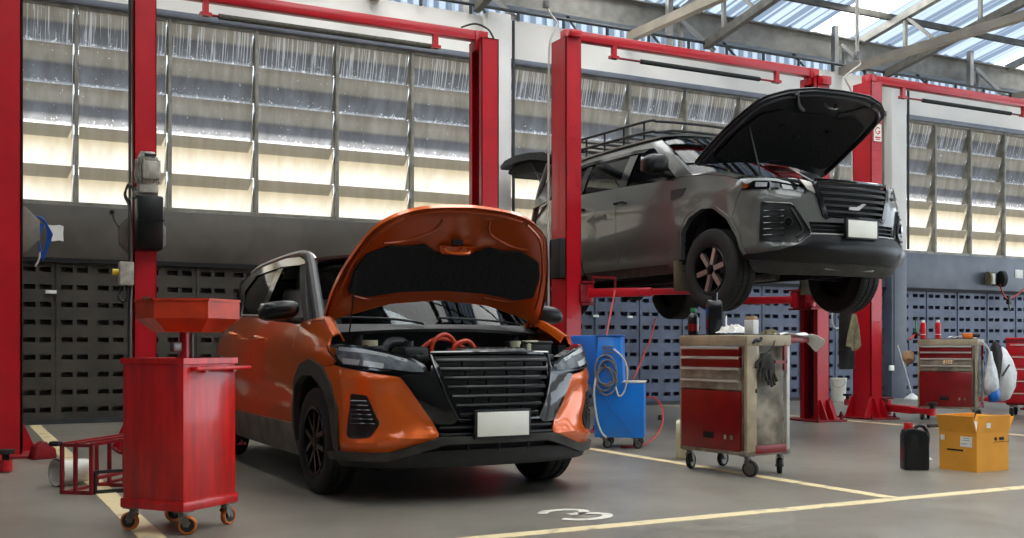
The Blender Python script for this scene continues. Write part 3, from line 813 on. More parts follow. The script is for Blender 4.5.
def wheel(car, x, y, z, R, W, rim_r, style, sg):
    """sg = which way the outer face looks along y"""
    o = (x, y, z)
    prof = [(rim_r-.01, -W*.46), (rim_r+.02, -W*.5), (R-.035, -W*.5), (R-.012, -W*.46), (R, -W*.38), (R, -W*.16), (R-.007, -W*.15), (R-.007, -W*.11), (R, -W*.10),
            (R, W*.10), (R-.007, W*.11), (R-.007, W*.15), (R, W*.16), (R, W*.38), (R-.012, W*.46), (R-.035, W*.5), (rim_r+.03, W*.5), (rim_r+.012, W*.47), (rim_r-.01, W*.42)]
    ty = MB(); ty.lathe(prof, o, (0, sg, 0), 56)
    for k in range(60):                                   # tread blocks
        a = 2*PI*k/60
        m = Matrix.Translation(o) @ Matrix.Rotation(a, 4, 'Y')
        for h in (-.27, .27):
            ty.box((0, h*W, R-.002), (.018, W*.20, .010), rz=.25*(1 if h > 0 else -1), mtx=m)
    w = ty.build('wheel', 'rubber', car)
    rm = MB().lathe([(rim_r, W*.46), (rim_r-.006, W*.50), (rim_r-.022, W*.47), (rim_r-.03, W*.2), (rim_r-.045, -W*.3), (.08, -W*.32), (.0, -W*.30)], o, (0, sg, 0), 48)
    rm.build('rim', 'rim_dark', w)
    MB().lathe([(.0, -W*.25), (rim_r*.72, -W*.25), (rim_r*.72, -W*.18), (.0, -W*.18)], o, (0, sg, 0), 32).build('brake_disc', 'steel', w)
    nsp = 5 if style == 'k' else 6
    for k in range(nsp):
        a0 = 2*PI*k/nsp+.25
        sp = MB()
        m = Matrix.Translation(o) @ Matrix.Rotation(a0, 4, 'Y') @ Matrix(((1, 0, 0, 0), (0, sg, 0, 0), (0, 0, 1, 0), (0, 0, 0, 1)))
        if style == 'k':
            for s_ in (-1, 1):
                P = [(s_*.012, .03), (s_*.040, .03), (s_*.075, rim_r-.02), (s_*.045, rim_r-.02)]
                sp.prism(P, W*.30, W*.43, m @ Matrix(((1, 0, 0, 0), (0, 0, 1, 0), (0, 1, 0, 0), (0, 0, 0, 1))))
        else:
            P = [(-.024, .05), (.024, .05), (.036, rim_r-.015), (-.010, rim_r-.012)]
            sp.prism(P, W*.28, W*.44, m @ Matrix(((1, 0, 0, 0), (0, 0, 1, 0), (0, 1, 0, 0), (0, 0, 0, 1))))
        q = sp.build('spoke', 'rim_dark' if style == 'k' else 'rim_face', w)
    hb = MB().lathe([(0, W*.46), (.032, W*.45), (.036, W*.40), (.07, W*.38), (.075, W*.2), (0, W*.2)], o, (0, sg, 0), 24)
    for k in range(5):
        a = 2*PI*k/5
        hb.cyl((x+.052*math.cos(a), y+sg*W*.36, z+.052*math.sin(a)), (x+.052*math.cos(a), y+sg*W*.42, z+.052*math.sin(a)), .009, n=6)
    hb.build('hub', 'rim_dark', w)
    return w

def sgn_fn(W): return lambda u, v, d=0.0: W.pt(abs(u), v, d, -1 if u < 0 else 1)
def both(name, m, car, outline, W, d=0, th=.014, g=.05, rnd=.012, parent=None):
    out = []
    f = sgn_fn(W)
    for sg in (-1, 1):
        out.append(MB().panel([(sg*u, v) for u, v in outline], f, g, th, d, rnd).build(name, m, parent[0 if sg < 0 else 1] if parent else car))
    return out
def mirror_poly(h): return [(-u, v) for u, v in h]+[(u, v) for u, v in reversed(h)]
def both_fn(name, m, car, outline, fn, d=0, th=.014, g=.08, rnd=.02, parent=None):
    """fn(u, v, d, sg)"""
    out = []
    for i, sg in enumerate((-1, 1)):
        out.append(MB().panel(outline, lambda u, v, d_=0.0, sg=sg: fn(u, v, d_, sg), g, th, d, rnd).build(name, m, parent[i] if parent else car))
    return out

# ---------------------------------------------------------------- orange crossover
def build_crossover():
    car = thing('crossover_car', 'orange compact crossover with its bonnet propped open, parked on the floor', 'car', (2.84, 6.43, 0), -PI/2)
    W = KX; f = sgn_fn(W); sx = W.s_of_x
    # ---- lower body
    bump = both('front_bumper', 'orange', car, [(.986, .790), (.813, .766), (.604, .738), (.547, .680), (.420, .497), (.372, .401), (.419, .376), (.579, .332), (.661, .308), (.833, .303), (1.045, .303), (1.006, .534), (1.089, .694), (1.205, .786), (1.072, .802)], W, g=.03)
    for b, sg in zip(bump, (-1, 1)):
        fog = MB().panel([(sg*u, v) for u, v in [(.900, .640), (.794, .631), (.716, .473), (.777, .392), (.897, .383), (.923, .395), (.914, .524)]], f, .04, .03, .008, .015).build('fog_lamp_bezel', 'plastic', b)
        sl = MB()
        for k in range(6):
            z = .47+.026*k
            u0 = .735+.055*(z-.45)/.16
            pts = [f(sg*(u0+(.895-u0)*t/5), z, .016) for t in range(6)]
            sl.tube(pts, .0045, 6)
        sl.build('fog_lamp_louvre', 'gloss', b)
        p = f(sg*.83, .425, .012); q = f(sg*.83, .425, -.02); r_ = f(sg*.83, .425, .022)
        MB().cyl(q, r_, .034, n=20).build('fog_lamp', 'lens', b)
    # black wing trim beside the grille
    both('grille_surround', 'gloss', car, [(.600, .742), (.531, .753), (.43, .762), (.40, .84), (.37, .80), (.355, .69), (.265, .49), (.30, .462), (.400, .468), (.425, .497), (.552, .680)], W, d=.004, th=.03)
    # grille: dark back plate, frame, slats
    gp = mirror_poly([(0, .872), (.41, .858), (.395, .80), (.27, .495), (0, .490)][::-1])
    gr = MB().panel([(-.42, .862), (-.27, .492), (.27, .492), (.42, .862)], f, .05, .03, -.05, .01).build('grille', 'black', car)
    fr = MB()
    top = [f(u, .868+.004*(1-(u/.42)**2), .0) for u in [-.42+.84*k/16 for k in range(17)]]
    fr.tube(top, .016, 8)
    for sg in (-1, 1): fr.tube([f(sg*.42, .866, .002), f(sg*.385, .76, .006), f(sg*.33, .63, .006), f(sg*.265, .492, .004)], .011, 8)
    fr.tube([f(u, .488, .004) for u in [-.265+.53*k/8 for k in range(9)]], .012, 8)
    fr.build('grille_frame', 'gloss', gr)
    for k in range(7):
        z = .832-.052*k; hw = .402-.150*(.85-z)/.36-.008
        s_ = MB().grid(lambda a, b, z=z, hw=hw: f(-hw+2*hw*a, z+.013*math.cos(2*PI*b), .004+.010*math.sin(2*PI*b)), 28, 8)
        for q in (-.55, -.2, .2, .55):
            s_.box(f(hw*q, z-.026, -.012), (.02, .008, .05))
        s_.build('slat', 'slat', gr)
    # badge: dark ring with a bar, low contrast
    # lower intake and number plate
    lo = MB().panel([(-.40, .47), (-.37, .395), (-.36, .30), (.36, .30), (.37, .395), (.40, .47)], f, .06, .02, -.045, .01).build('lower_grille', 'black', car)
    for z in (.445, .405):
        MB().tube([f(u, z, -.01) for u in [-.37+.74*k/10 for k in range(11)]], .010, 6).build('slat', 'plastic', lo)
    for u in (-.2, 0.0, .2):
        MB().tube([f(u, .39, -.01), f(u, .30, -.005)], .006, 6).build('strut', 'plastic', lo)
    pl = MB().box((.905, 0, .463), (.022, .365, .168), bev=.004).build('number_plate_holder', 'plastic', car)
    MB().box((.918, 0, .463), (.006, .335, .140), bev=.002).build('number_plate', 'white', pl)
    # lower lip
    lip = MB().panel(mirror_poly([(1.12, .292), (1.039, .304), (.661, .305), (.52, .345), (.366, .395), (.30, .392), (0, .390), (0, .345), (.30, .345), (.56, .285), (.66, .262), (1.10, .25)][::1])[:0] or
        [(-1.12, .292), (-1.039, .304), (-.661, .305), (-.52, .345), (-.366, .395), (.366, .395), (.52, .345), (.661, .305), (1.039, .304), (1.12, .292), (1.10, .250), (.66, .258), (.56, .285), (.33, .352), (-.33, .352), (-.56, .285), (-.66, .258), (-1.10, .250)], f, .04, .05, .028, .008)
    lip.build('front_lip', 'dusty', car)
    MB().panel([(-1.08, .262), (-.6, .292), (-.34, .315), (.34, .315), (.6, .292), (1.08, .262), (1.05, .215), (-1.05, .215)], f, .06, .10, -.005, .01).build('lower_spoiler', 'plastic', car)
    # headlights
    hl = [(1.199, .918), (1.051, .926), (.847, .913), (.691, .886), (.533, .846), (.457, .806), (.425, .750), (.531, .751), (.677, .767), (.834, .782), (.987, .793), (1.072, .844)]
    H = both('headlight', 'gloss', car, hl, W, d=-.006, th=.05, g=.04)
    for h, sg in zip(H, (-1, 1)):
        for poly, m in (([(1.10, .885), (1.05, .905), (.85, .895), (.69, .868), (.55, .832), (.475, .795), (.46, .765), (.54, .768), (.68, .784), (.83, .798), (.98, .808), (1.05, .845)], 'lampgrey'),
                        ([(1.06, .910), (.85, .897), (.70, .872), (.56, .838), (.56, .822), (.70, .855), (.85, .876), (1.05, .888)], 'lamp_white'),
                        ([(.68, .862), (.55, .832), (.48, .80), (.50, .785), (.56, .805), (.68, .838)], 'lampgrey'),
                        ([(1.0, .845), (.86, .835), (.86, .805), (.98, .812)], 'lamp_white'), ([(.83, .832), (.70, .815), (.70, .785), (.83, .800)], 'lamp_white'),
                        ([(.67, .808), (.56, .795), (.55, .772), (.67, .782)], 'lampgrey'), ([(1.15, .905), (1.08, .902), (1.075, .86), (1.10, .862)], 'amber')):
            MB().panel([(sg*u, v) for u, v in poly], f, .04, .006, -.001 if len(poly) > 10 else .004, .006).build('reflector', m, h)
        MB().panel([(sg*u, v) for u, v in hl], f, .04, .012, .012, .012).build('lens', 'lens', h)
    # fenders
    A0 = sx(0.0)
    fen = [(1.085, .806), (1.205, .790), (1.439, .836), (1.66, .800), (1.794, .690), (1.83, .55), (1.85, .42), (1.86, .42), (1.85, .80), (1.835, 1.055), (1.79, 1.066), (1.427, 1.073), (1.213, .986), (1.205, .925), (1.078, .848)]
    F = both('front_fender', 'orange', car, fen, W, g=.04, rnd=.01)
    for h, sg in zip(F, (-1, 1)):
        E1 = [(1.17, .968), (1.213, .987), (1.32, 1.035), (1.427, 1.074), (1.6, 1.075), (1.835, 1.058)]
        mb = MB()
        def rib(u, v, sg=sg):
            k = u*(len(E1)-1); i = min(int(k), len(E1)-2); t = k-i
            s_ = E1[i][0]+(E1[i+1][0]-E1[i][0])*t; z = E1[i][1]+(E1[i+1][1]-E1[i][1])*t
            p = f(sg*s_, z, 0)
            return (p[0]-.02*v, p[1]*(1-.085*v), p[2]+.022*math.sin(v*PI/2)-.05*max(0, v-.6)/.4)
        mb.grid(rib, 24, 6, .01).build('fender_top', 'orange', h)
    # wheel arch trims, liners
    def arch(c, name='wheel_arch_trim'):
        out = [(1.0, .30), (1.007, .534), (1.089, .694), (1.219, .79), (1.439, .838), (1.66, .80), (1.794, .69), (1.87, .52), (1.90, .30)]
        inn = [(1.85, .30), (1.822, .562), (1.752, .673), (1.588, .731), (1.40, .738), (1.215, .668), (1.104, .563), (1.07, .401), (1.055, .30)]
        k = c-A0
        return both(name, 'dusty', car, [(u+k, v) for u, v in out+inn], W, d=.012, th=.045, g=.05, rnd=.03)
    arch(A0); AR = sx(-2.62); arch(AR)
    for x in (0, -2.62):
        for sg in (-1, 1):
            MB().grid(lambda u, v, x=x, sg=sg: (x+.40*math.cos(PI*u)*1.0, sg*(.84-.36*v), .33+.41*math.sin(PI*u)), 20, 2).build('wheel_well', 'black', car)
            MB().box((x, sg*.47, .5), (.84, .02, .56)).build('wheel_well', 'black', car)
    # doors, quarter, sill
    def X(s_): return s_
    d0, d1, d2 = sx(-.375), sx(-1.40), sx(-2.32)
    D1 = both('front_door', 'orange', car, [(d0+.0, .40), (d1-.004, .40), (d1-.004, 1.118), (d0+.6, 1.085), (d0+.004, 1.058)], W, g=.06)
    D2 = both('rear_door', 'orange', car, [(d1+.004, .40), (AR-.47, .40), (AR-.46, .55), (AR-.37, .70), (AR-.24, .80), (AR-.05, .84), (AR-.02, 1.14), (d1+.4, 1.14), (d1+.004, 1.12)], W, g=.06)
    end = W.total()
    both('rear_quarter', 'orange', car, [(AR-.012, 1.14), (AR-.04, .84), (AR+.2, .80), (AR+.36, .69), (AR+.44, .52), (AR+.46, .42), (AR+.75, .42), (AR+1.0, .42), (end, .42), (end, 1.1), (AR+.95, 1.12), (AR+.5, 1.15)], W, g=.08)
    both('rear_bumper', 'plastic', car, [(AR+.46, .25), (AR+.45, .44), (end, .44), (end, .25)], W, d=.01, th=.05, g=.08)
    both('tail_light', 'taillight', car, [(AR+.55, 1.05), (AR+.78, 1.06), (AR+.95, 1.04), (AR+.95, .93), (AR+.8, .92), (AR+.62, .98)], W, d=.012, th=.03)
    both('sill', 'sill_dust', car, [(A0+.40, .20), (A0+.41, .41), (AR-.44, .41), (AR-.43, .20)], W, d=.014, th=.05, g=.07)
    for D, xh, zh in ((D1, -1.22, .965), (D2, -2.12, 1.0)):
        for h, sg in zip(D, (-1, 1)):
            s0 = sx(xh)
            MB().tube([f(sg*(s0-.09), zh, .0), f(sg*(s0-.075), zh+.002, .035), f(sg*(s0+.06), zh+.012, .038), f(sg*(s0+.085), zh+.014, .0)], .013, 8).build('door_handle', 'orange', h)
    for h, sg in zip(D1, (-1, 1)):
        MB().tube([f(sg*(d0+.3+k*.09), 1.094+.004*k, .008) for k in range(9)], .009, 8).build('chrome_waist_trim', 'silver', h)
    for h, sg in zip(D2, (-1, 1)):
        MB().tube([f(sg*(d1+.01+k*.085), 1.132+.003*k, .008) for k in range(9)], .009, 8).build('chrome_waist_trim', 'silver', h)
    # ---- greenhouse
    def G(x, z, d, sg):
        y = .835-.26*max(0, z-1.03)-.25*max(0, z-1.03)**2 - .05*max(0, -x-1.6)**2 - .03*max(0, x+.6)
        return (x, sg*(y+d), z)
    P = both_fn('side_pillar', 'gloss', car, [(-1.36, 1.08), (-1.36, 1.49), (-1.50, 1.49), (-1.50, 1.10)], G, th=.03)
    both_fn('quarter_panel', 'gloss', car, [(-2.20, 1.13), (-2.42, 1.36), (-2.20, 1.47), (-2.55, 1.49), (-3.0, 1.46), (-3.25, 1.10)], G, th=.03)
    both_fn('cant_rail', 'gloss', car, [(-.80, 1.485), (-.86, 1.54), (-1.4, 1.566), (-2.2, 1.54), (-2.9, 1.475), (-2.55, 1.45), (-2.15, 1.48), (-1.4, 1.502), (-.93, 1.485)], G, th=.03)
    both_fn('a_pillar', 'plastic', car, [(-.20, 1.04), (-.34, 1.075), (-.93, 1.485), (-.82, 1.515)], G, d=-.005, th=.05)
    both_fn('front_side_window', 'glass', car, [(-.33, 1.065), (-.38, 1.10), (-1.37, 1.12), (-1.37, 1.08)], G, d=-.012, th=.004)
    both_fn('rear_side_window', 'glass', car, [(-1.49, 1.09), (-1.49, 1.485), (-2.1, 1.47), (-2.42, 1.37), (-2.24, 1.13)], G, d=-.012, th=.004)
    for sg in (-1, 1):
        MB().tube([(-.10, sg*.775, 1.045), (-.45, sg*.70, 1.285), (-.80, sg*.625, 1.50), (-1.0, sg*.60, 1.545)], .038, 10).build('windshield_pillar', 'plastic', car)
    def roof(u, v):
        x = -.78-2.25*u; y = -.62+1.24*v
        return (x, y*(1-.06*u), 1.565-.055*(y/.62)**2-.03*(x+1.35)**2*.9)
    MB().grid(roof, 24, 14, .02).build('roof', 'slat', car)
    for sg in (-1, 1):
        r = MB()
        y = lambda x: sg*(.60-.02*(x+1.5)**2*.3)
        pts = [(-.80, y(-.86), 1.49), (-.86, y(-.9), 1.535), (-1.02, y(-1.02), 1.570), (-1.3, y(-1.3), 1.578), (-1.7, y(-1.7), 1.572), (-2.2, y(-2.2), 1.55), (-2.5, y(-2.5), 1.515)]
        r.tube(pts, .027, 10).build('roof_rail', 'silver', car)
    # spoiler and tailgate
    MB().prism([(-2.82, 1.515), (-3.14, 1.495), (-3.16, 1.475), (-2.85, 1.47)], -.55, .55, Matrix(((1, 0, 0, 0), (0, 0, 1, 0), (0, 1, 0, 0), (0, 0, 0, 1))), bev=.008).build('roof_spoiler', 'gloss', car)
    MB().grid(lambda u, v: (-3.32+.38*v+.10*(1-abs(2*u-1)**3)*-1, (-.66+1.32*u)*(1-.16*v), 1.1+.38*v), 12, 6, .02).build('tailgate_glass', 'glass', car)
    # windscreen, cowl, wipers
    def ws(u, v):
        yb = -.74+1.48*u; k = (yb/.74)**2
        xb = .02-.22*k; yt = yb*.79; xt = -.76-.08*k
        z = 1.03+.50*v; b = .03*math.sin(PI*v)
        return (xb+(xt-xb)*v+b*.6, yb+(yt-yb)*v, z+b*.6-.03*k*v)
    MB().grid(ws, 24, 10, .005).build('windscreen', 'clear', car)
    cw = MB().grid(lambda u, v: (.04-.22*(2*u-1)**2+.14*v, (-.76+1.52*u), 1.035-.03*v-.03*(2*u-1)**2*v), 24, 3, .02)
    cw = cw.build('cowl', 'plastic', car)
    for y0, y1 in ((-.15, -.70), (.55, .0)):
        MB().tube([(.10, y0, 1.055), (.02-.1*abs(y0), (y0*.7+y1*.3), 1.085), (-.03-.18*abs(y1), y1, 1.10)], .008, 6).build('wiper', 'plastic', cw)
    # interior
    MB().box((-1.6, 0, .55), (2.8, 1.5, .5)).box((-.42, 0, .92), (.35, 1.42, .26), bev=.04).build('interior_tub', 'black', car)
    for sg in (-1, 1):
        st = MB().box((-1.35, sg*.36, .88), (.5, .48, .18), bev=.05).box((-1.62, sg*.36, 1.10), (.14, .46, .5), bev=.05, mtx=None).build('front_seat', 'seat_light' if sg < 0 else 'seat', car)
        MB().box((-1.62, sg*.36, 1.40), (.09, .24, .15), bev=.03).cyl((-1.62, sg*.36-.06, 1.3), (-1.62, sg*.36-.06, 1.36), .008).build('headrest', 'seat_light' if sg < 0 else 'seat', st)
    MB().box((-2.35, 0, 1.0), (.16, 1.2, .5), bev=.05).build('rear_seat', 'seat', car)
    MB().lathe([(.185, -.012), (.197, 0), (.185, .012), (.173, 0)], (-.80, .36, 1.03), (.9, 0, -.45), 32, closed=True).beam((-.80, .19, 1.03), (-.80, .53, 1.03), .03, .02).build('steering_wheel', 'plastic', car)
    # mirrors
    for sg in (-1, 1):
        m_ = MB()
        def mir(u, v, sg=sg):
            a = PI*(v-.5); b = 2*PI*u
            cx, cy, cz = math.cos(a)*math.cos(b), math.sin(a), math.cos(a)*math.sin(b)
            px_ = lambda q: (abs(q)**.7)*(1 if q > 0 else -1)
            return (-.34+.075*px_(cx)+(.03 if cx > 0 else 0), sg*(.98+.125*px_(cy)), 1.140+.062*px_(cz)-.018*cy)
        m_.grid(mir, 24, 14)
        mo = m_.build('door_mirror', 'mirror_black', car, ang=60)
        MB().beam((-.38, sg*.83, 1.07), (-.36, sg*.95, 1.095), .07, .035, bev=.01).build('mirror_arm', 'plastic', mo)
        MB().box((-.418, sg*.98, 1.14), (.008, .19, .09), bev=.003).build('mirror_glass', 'chrome', mo)
    # ---- bonnet, propped open
    hx, hz_ = -.15, 1.05; dx, dz = .648, .762
    def Hd(t, y, d=0.0):
        c = .055*(1-(y/.77)**2)*(.4+.6*min(1, t/.5)) + .035*math.sin(PI*min(1, max(0, t)))
        if t > .86: c -= 1.5*(t-.86)**2
        e = d+c-.05
        return (hx+dx*t-dz*e, y, hz_+dz*t+dx*e)
    half = [(.10, .70), (.04, .745), (.06, .765), (.18, .768), (.33, .75), (.474, .715), (.65, .65), (.778, .585), (.879, .46), (.945, .28), (.972, 0)]
    half = [q[:2] for q in smooth_curve3([(t, y, 0) for t, y in half], 4)]
    outl = half+[(t, -y) for t, y in reversed(half[:-1])]+[(.20, -.35), (.23, 0), (.20, .35)]
    hood = MB().panel(outl, Hd, .05, .030, .0, .02).build('bonnet', 'orange', car)
    MB().panel([(t*.985+.008, y*.975) for t, y in outl], lambda t, y, d: Hd(t, y, -.030+.0*d), .04, 0, 0, .02).build('bonnet_inner_panel', 'orange_shaded', hood)
    # ridges pressed into the inner panel
    def ring_strip(pts, r): 
        return MB().tube([Hd(t, y, -.032) for t, y in pts], r, 8)
    ring_strip([(.88, -.38), (.915, -.2), (.925, 0), (.915, .2), (.88, .38)], .008).build('stiffener', 'orange_shaded', hood)
    for sg in (-1, 1):
        ring_strip([(.86, sg*.42), (.76, sg*.545), (.62, sg*.62), (.47, sg*.675), (.3, sg*.705), (.2, sg*.71)], .009).build('stiffener', 'orange_shaded', hood)
        ring_strip([(.86, sg*.16), (.76, sg*.20), (.68, sg*.36), (.66, sg*.5)], .009).build('stiffener', 'orange_shaded', hood)
        ring_strip([(.28, sg*.64), (.24, sg*.50), (.26, sg*.3)], .008).build('stiffener', 'orange_shaded', hood)
    pad = [(.305, -.30), (.27, -.52), (.30, -.655), (.46, -.65), (.58, -.60), (.645, -.46), (.64, -.33), (.66, -.22), (.60, -.13), (.575, 0), (.60, .13), (.66, .22), (.64, .33), (.645, .46), (.58, .60), (.46, .65), (.30, .655), (.27, .52), (.305, .30), (.315, 0)]
    MB().panel(pad, Hd, .05, -.02, -.052, .02).build('insulation_pad', 'insul', hood)
    MB().box(Hd(.70, -.02, -.06), (.03, .075, .035), bev=.006).build('latch_cover', 'black', hood)
    MB().tube([Hd(.64, -.09, -.04), Hd(.635, -.06, -.085), Hd(.635, .06, -.085), Hd(.64, .09, -.04)], .012, 8).build('striker', 'orange', hood)
    for y in (-.05, .05): MB().panel([(.60, y-.05), (.66, y-.08), (.66, y+.08), (.60, y+.05)], Hd, .05, .01, -.046, .01).build('striker_plate', 'orange', hood)
    # ---- engine bay
    MB().box((.15, 0, .50), (.85, .96, .35)).box((.56, 0, .55), (.12, .8, .3)).build('bay_floor', 'black', car)
    MB().box((-.16, 0, .80), (.05, 1.46, .46)).build('firewall', 'black', car)
    for sg in (-1, 1): MB().box((.12, sg*.68, .80), (.62, .06, .24)).box((.30, sg*.52, .66), (.5, .30, .04)).build('inner_wing', 'black', car)
    sup = MB().box((.66, 0, .845), (.10, .92, .035), bev=.008)
    for y in (-.4, -.2, .2, .4): sup.cyl((.66, y, .86), (.66, y, .872), .012, n=10)
    sup.build('radiator_support', 'plastic', car)
    ec = MB().box((.40, .14, .855), (.26, .46, .09), bev=.02)
    for k in range(9): ec.box((.40, -.04+.045*k, .902), (.22, .012, .012))
    ec.build('engine_cover', 'steel', car)
    MB().box((.30, .50, .86), (.24, .22, .14), bev=.012).box((.30, .50, .935), (.25, .23, .02), bev=.006).build('battery', 'plastic', car)
    MB().cyl((.44, .33, .86), (.44, .33, .925), .03, n=16).cyl((.44, .33, .925), (.44, .33, .945), .036, n=16).build('coolant_cap', 'jug', car)
    MB().cyl((.40, .44, .86), (.40, .44, .93), .026, n=16).box((.40, .46, .94), (.05, .10, .02), bev=.006).build('washer_cap', 'jug', car)
    for pts in ([(.42, -.24, .86), (.43, -.23, .94), (.43, -.16, .985), (.43, -.10, .95), (.43, -.08, .86)], [(.46, -.12, .86), (.47, -.10, .92), (.47, -.02, .945), (.45, .04, .90)], [(.36, -.30, .88), (.36, -.2, .95), (.34, -.08, .95), (.33, .02, .90)]):
        MB().tube(pts, .014, 8).build('high_voltage_cable', 'pan_orange', car)
    MB().box((.42, -.38, .86), (.22, .16, .10), bev=.02).cyl((.45, -.40, .9), (.45, -.40, .945), .03, n=14).build('air_box', 'plastic', car)
    MB().tube([(.38, -.55, .86), (.36, -.50, .93), (.32, -.40, .94), (.2, -.3, .9)], .028, 10).build('intake_hose', 'plastic', car)
    MB().box((.34, -.60, .87), (.16, .12, .09), bev=.015).build('fuse_box', 'plastic', car)
    MB().cyl((.10, -.52, .85), (.10, -.52, .95), .05, n=16).build('brake_reservoir', 'jug', car)
    MB().box((.30, .33, .84), (.18, .12, .12), bev=.01).build('inverter', 'aluminium', car)
    for sg in (-1, 1): MB().cyl((.0, sg*.56, .7), (.0, sg*.56, .95), .07, .05, n=20).cyl((.0, sg*.56, .95), (.0, sg*.56, .985), .03, n=12).build('strut_tower', 'plastic', car)
    MB().tube([(.10, -.66, .95), (.16, -.655, 1.15), (.22, -.65, 1.37)], .005, 6).build('prop_rod', 'slat', car)
    for sg in (-1, 1): MB().tube([(-.14, sg*.70, .99), (-.11, sg*.71, 1.05), (-.07, sg*.715, 1.09)], .016, 6).build('bonnet_hinge', 'orange', car)
    # underbody and wheels
    MB().box((-1.2, 0, .27), (3.6, 1.3, .16)).build('underbody', 'black', car)
    MB().box((-1.3, 0, .30), (1.6, 1.62, .10)).build('floor_pan', 'black', car)
    for x in (0, -2.62):
        MB().cyl((x, -.66, .327), (x, .66, .327), .035, n=12).build('axle', 'steel', car)
        for sg in (-1, 1): wheel(car, x, sg*.757, .327, .327, .205, .222, 'k', sg)
    return car
build_crossover()
# ---------------------------------------------------------------- grey off-roader on the lift
def build_offroader():
    Z0 = 1.25
    car = thing('off_road_vehicle', 'grey off-road vehicle raised on a red lift with bonnet and tailgate open', 'car', (7.34, 8.16, Z0), -PI/2)
    W = TR; f = sgn_fn(W); sx = W.s_of_x
    # bumper skin
    bump = both('front_bumper', 'grey', car, [(0, .778), (.53, .778), (.50, .66), (.514, .652), (.643, .567), (.80, .52), (1.0, .50), (1.165, .48), (1.244, .683), (1.335, .80), (1.205, 1.094), (1.0, 1.081), (.731, 1.066), (.561, 1.031), (.526, 1.05), (.462, 1.105), (.355, .832), (0, .832)], W, g=.04, rnd=.008)
    for b, sg in zip(bump, (-1, 1)):
        fogp = [(.972, .965), (.702, .944), (.660, .918), (.516, .677), (.643, .590), (.979, .606)]
        fb = MB().panel([(sg*u, v) for u, v in fogp], f, .04, .03, .008, .012).build('fog_lamp_bezel', 'slat', b)
        MB().tube([f(sg*u, v, .014) for u, v in [(.965, .962), (.702, .941), (.662, .915), (.522, .68), (.64, .600)]], .008, 6, smooth=False).build('bezel_trim', 'gloss', fb)
        for k in range(5):
            z = .66+.055*k
            MB().tube([f(sg*u, z, .012) for u in (.76, .82, .88, .94)], .006, 6).build('louvre', 'gloss', fb)
        c0, c1 = f(sg*.725, .775, -.01), f(sg*.725, .775, .026)
        MB().cyl(c0, c1, .042, n=24).build('fog_lamp', 'plastic', fb)
        MB().cyl(c0, f(sg*.725, .775, .03), .032, n=24).build('fog_lens', 'gloss', fb)
        MB().tube([f(sg*u, v, .014) for u, v in [(.70, .90), (.64, .80), (.60, .70), (.65, .64)]], .012, 6).build('daylight_bar', 'plastic', fb)
    # black lower guard
    MB().panel([(-1.16, .50), (-1.0, .50), (-.80, .52), (-.643, .575), (-.514, .655), (.514, .655), (.643, .575), (.80, .52), (1.0, .50), (1.16, .50), (1.15, .45), (.80, .425), (.54, .41), (-.54, .41), (-.80, .425), (-1.15, .45)], f, .05, .06, .022, .012).build('bumper_guard', 'slat', car)
    MB().panel([(-1.14, .455), (-.8, .43), (-.54, .415), (.54, .415), (.8, .43), (1.14, .455), (1.12, .34), (.8, .31), (-.8, .31), (-1.12, .34)], f, .06, .06, -.012, .02).build('skid_apron', 'dusty', car)
    MB().box((.80, 0, .375), (.18, .62, .05), bev=.01).build('skid_plate', 'steel', car)
    lo = MB().panel([(-.535, .780), (-.495, .655), (.495, .655), (.535, .780)], f, .06, .03, -.035, .01).build('lower_grille', 'black', car)
    for z in (.745, .705): MB().tube([f(-.50+1.0*k/10, z, -.008) for k in range(11)], .010, 6).build('slat', 'slat', lo)
    MB().tube([f(-.535+1.07*k/12, .668, .004) for k in range(13)], .010, 6).build('chrome_strip', 'silver', lo)
    ph = MB().box((1.03, 0, .722), (.03, .40, .185), bev=.004).build('number_plate_holder', 'plastic', car)
    MB().box((1.047, 0, .722), (.006, .355, .155), bev=.002).build('number_plate', 'white', ph)
    # grille
    gr = MB().panel([(-.465, 1.135), (-.355, .83), (.355, .83), (.465, 1.135), (.43, 1.165), (-.43, 1.165)], f, .05, .03, -.045, .01).build('grille', 'black', car)
    MB().tube([f(-.45+.9*k/12, 1.158, .0) for k in range(13)], .018, 8).tube([f(-.355+.71*k/10, .832, .0) for k in range(11)], .014, 8).build('grille_frame', 'gloss', gr)
    for k in range(5):
        z = 1.10-.055*k; hw = .355+.11*(z-.83)/.305-.02
        MB().grid(lambda a, b, z=z, hw=hw: f(-hw+2*hw*a, z+.015*math.cos(2*PI*b), .0+.010*math.sin(2*PI*b)), 24, 8).build('slat', 'slat', gr)
    for sg in (-1, 1):
        MB().panel([(sg*u, v) for u, v in [(.50, 1.155), (.44, 1.14), (.335, .835), (.30, .82), (.36, .80), (.395, .835)]], f, .05, .02, .012, .008).build('grille_chrome', 'gloss', gr)
        MB().panel([(sg*u, v) for u, v in [(.60, 1.168), (.50, 1.14), (.44, 1.06), (.46, 1.035), (.53, 1.068)]], f, .05, .02, .010, .012).build('highlight_wedge', 'silver', car)  # beige highlight beside the grille, modelled as a silver wedge
    bd = MB().prism([(-.10, -.03), (.02, -.03), (.11, .035), (.07, .035), (.0, .0), (-.10, -.005)], -.006, .006, Matrix.Translation(f(0, .93, .014)) @ Matrix(((0, 0, 1, 0), (1, 0, 0, 0), (0, 1, 0, 0), (0, 0, 0, 1))))
    bd.build('badge', 'silver', gr)
    # headlights
    hl = [(1.286, 1.212), (1.098, 1.206), (.832, 1.190), (.656, 1.140), (.530, 1.060), (.561, 1.033), (.731, 1.068), (.998, 1.083), (1.214, 1.099), (1.162, 1.127)]
    H = both('headlight', 'gloss', car, hl, W, d=-.004, th=.05, g=.04)
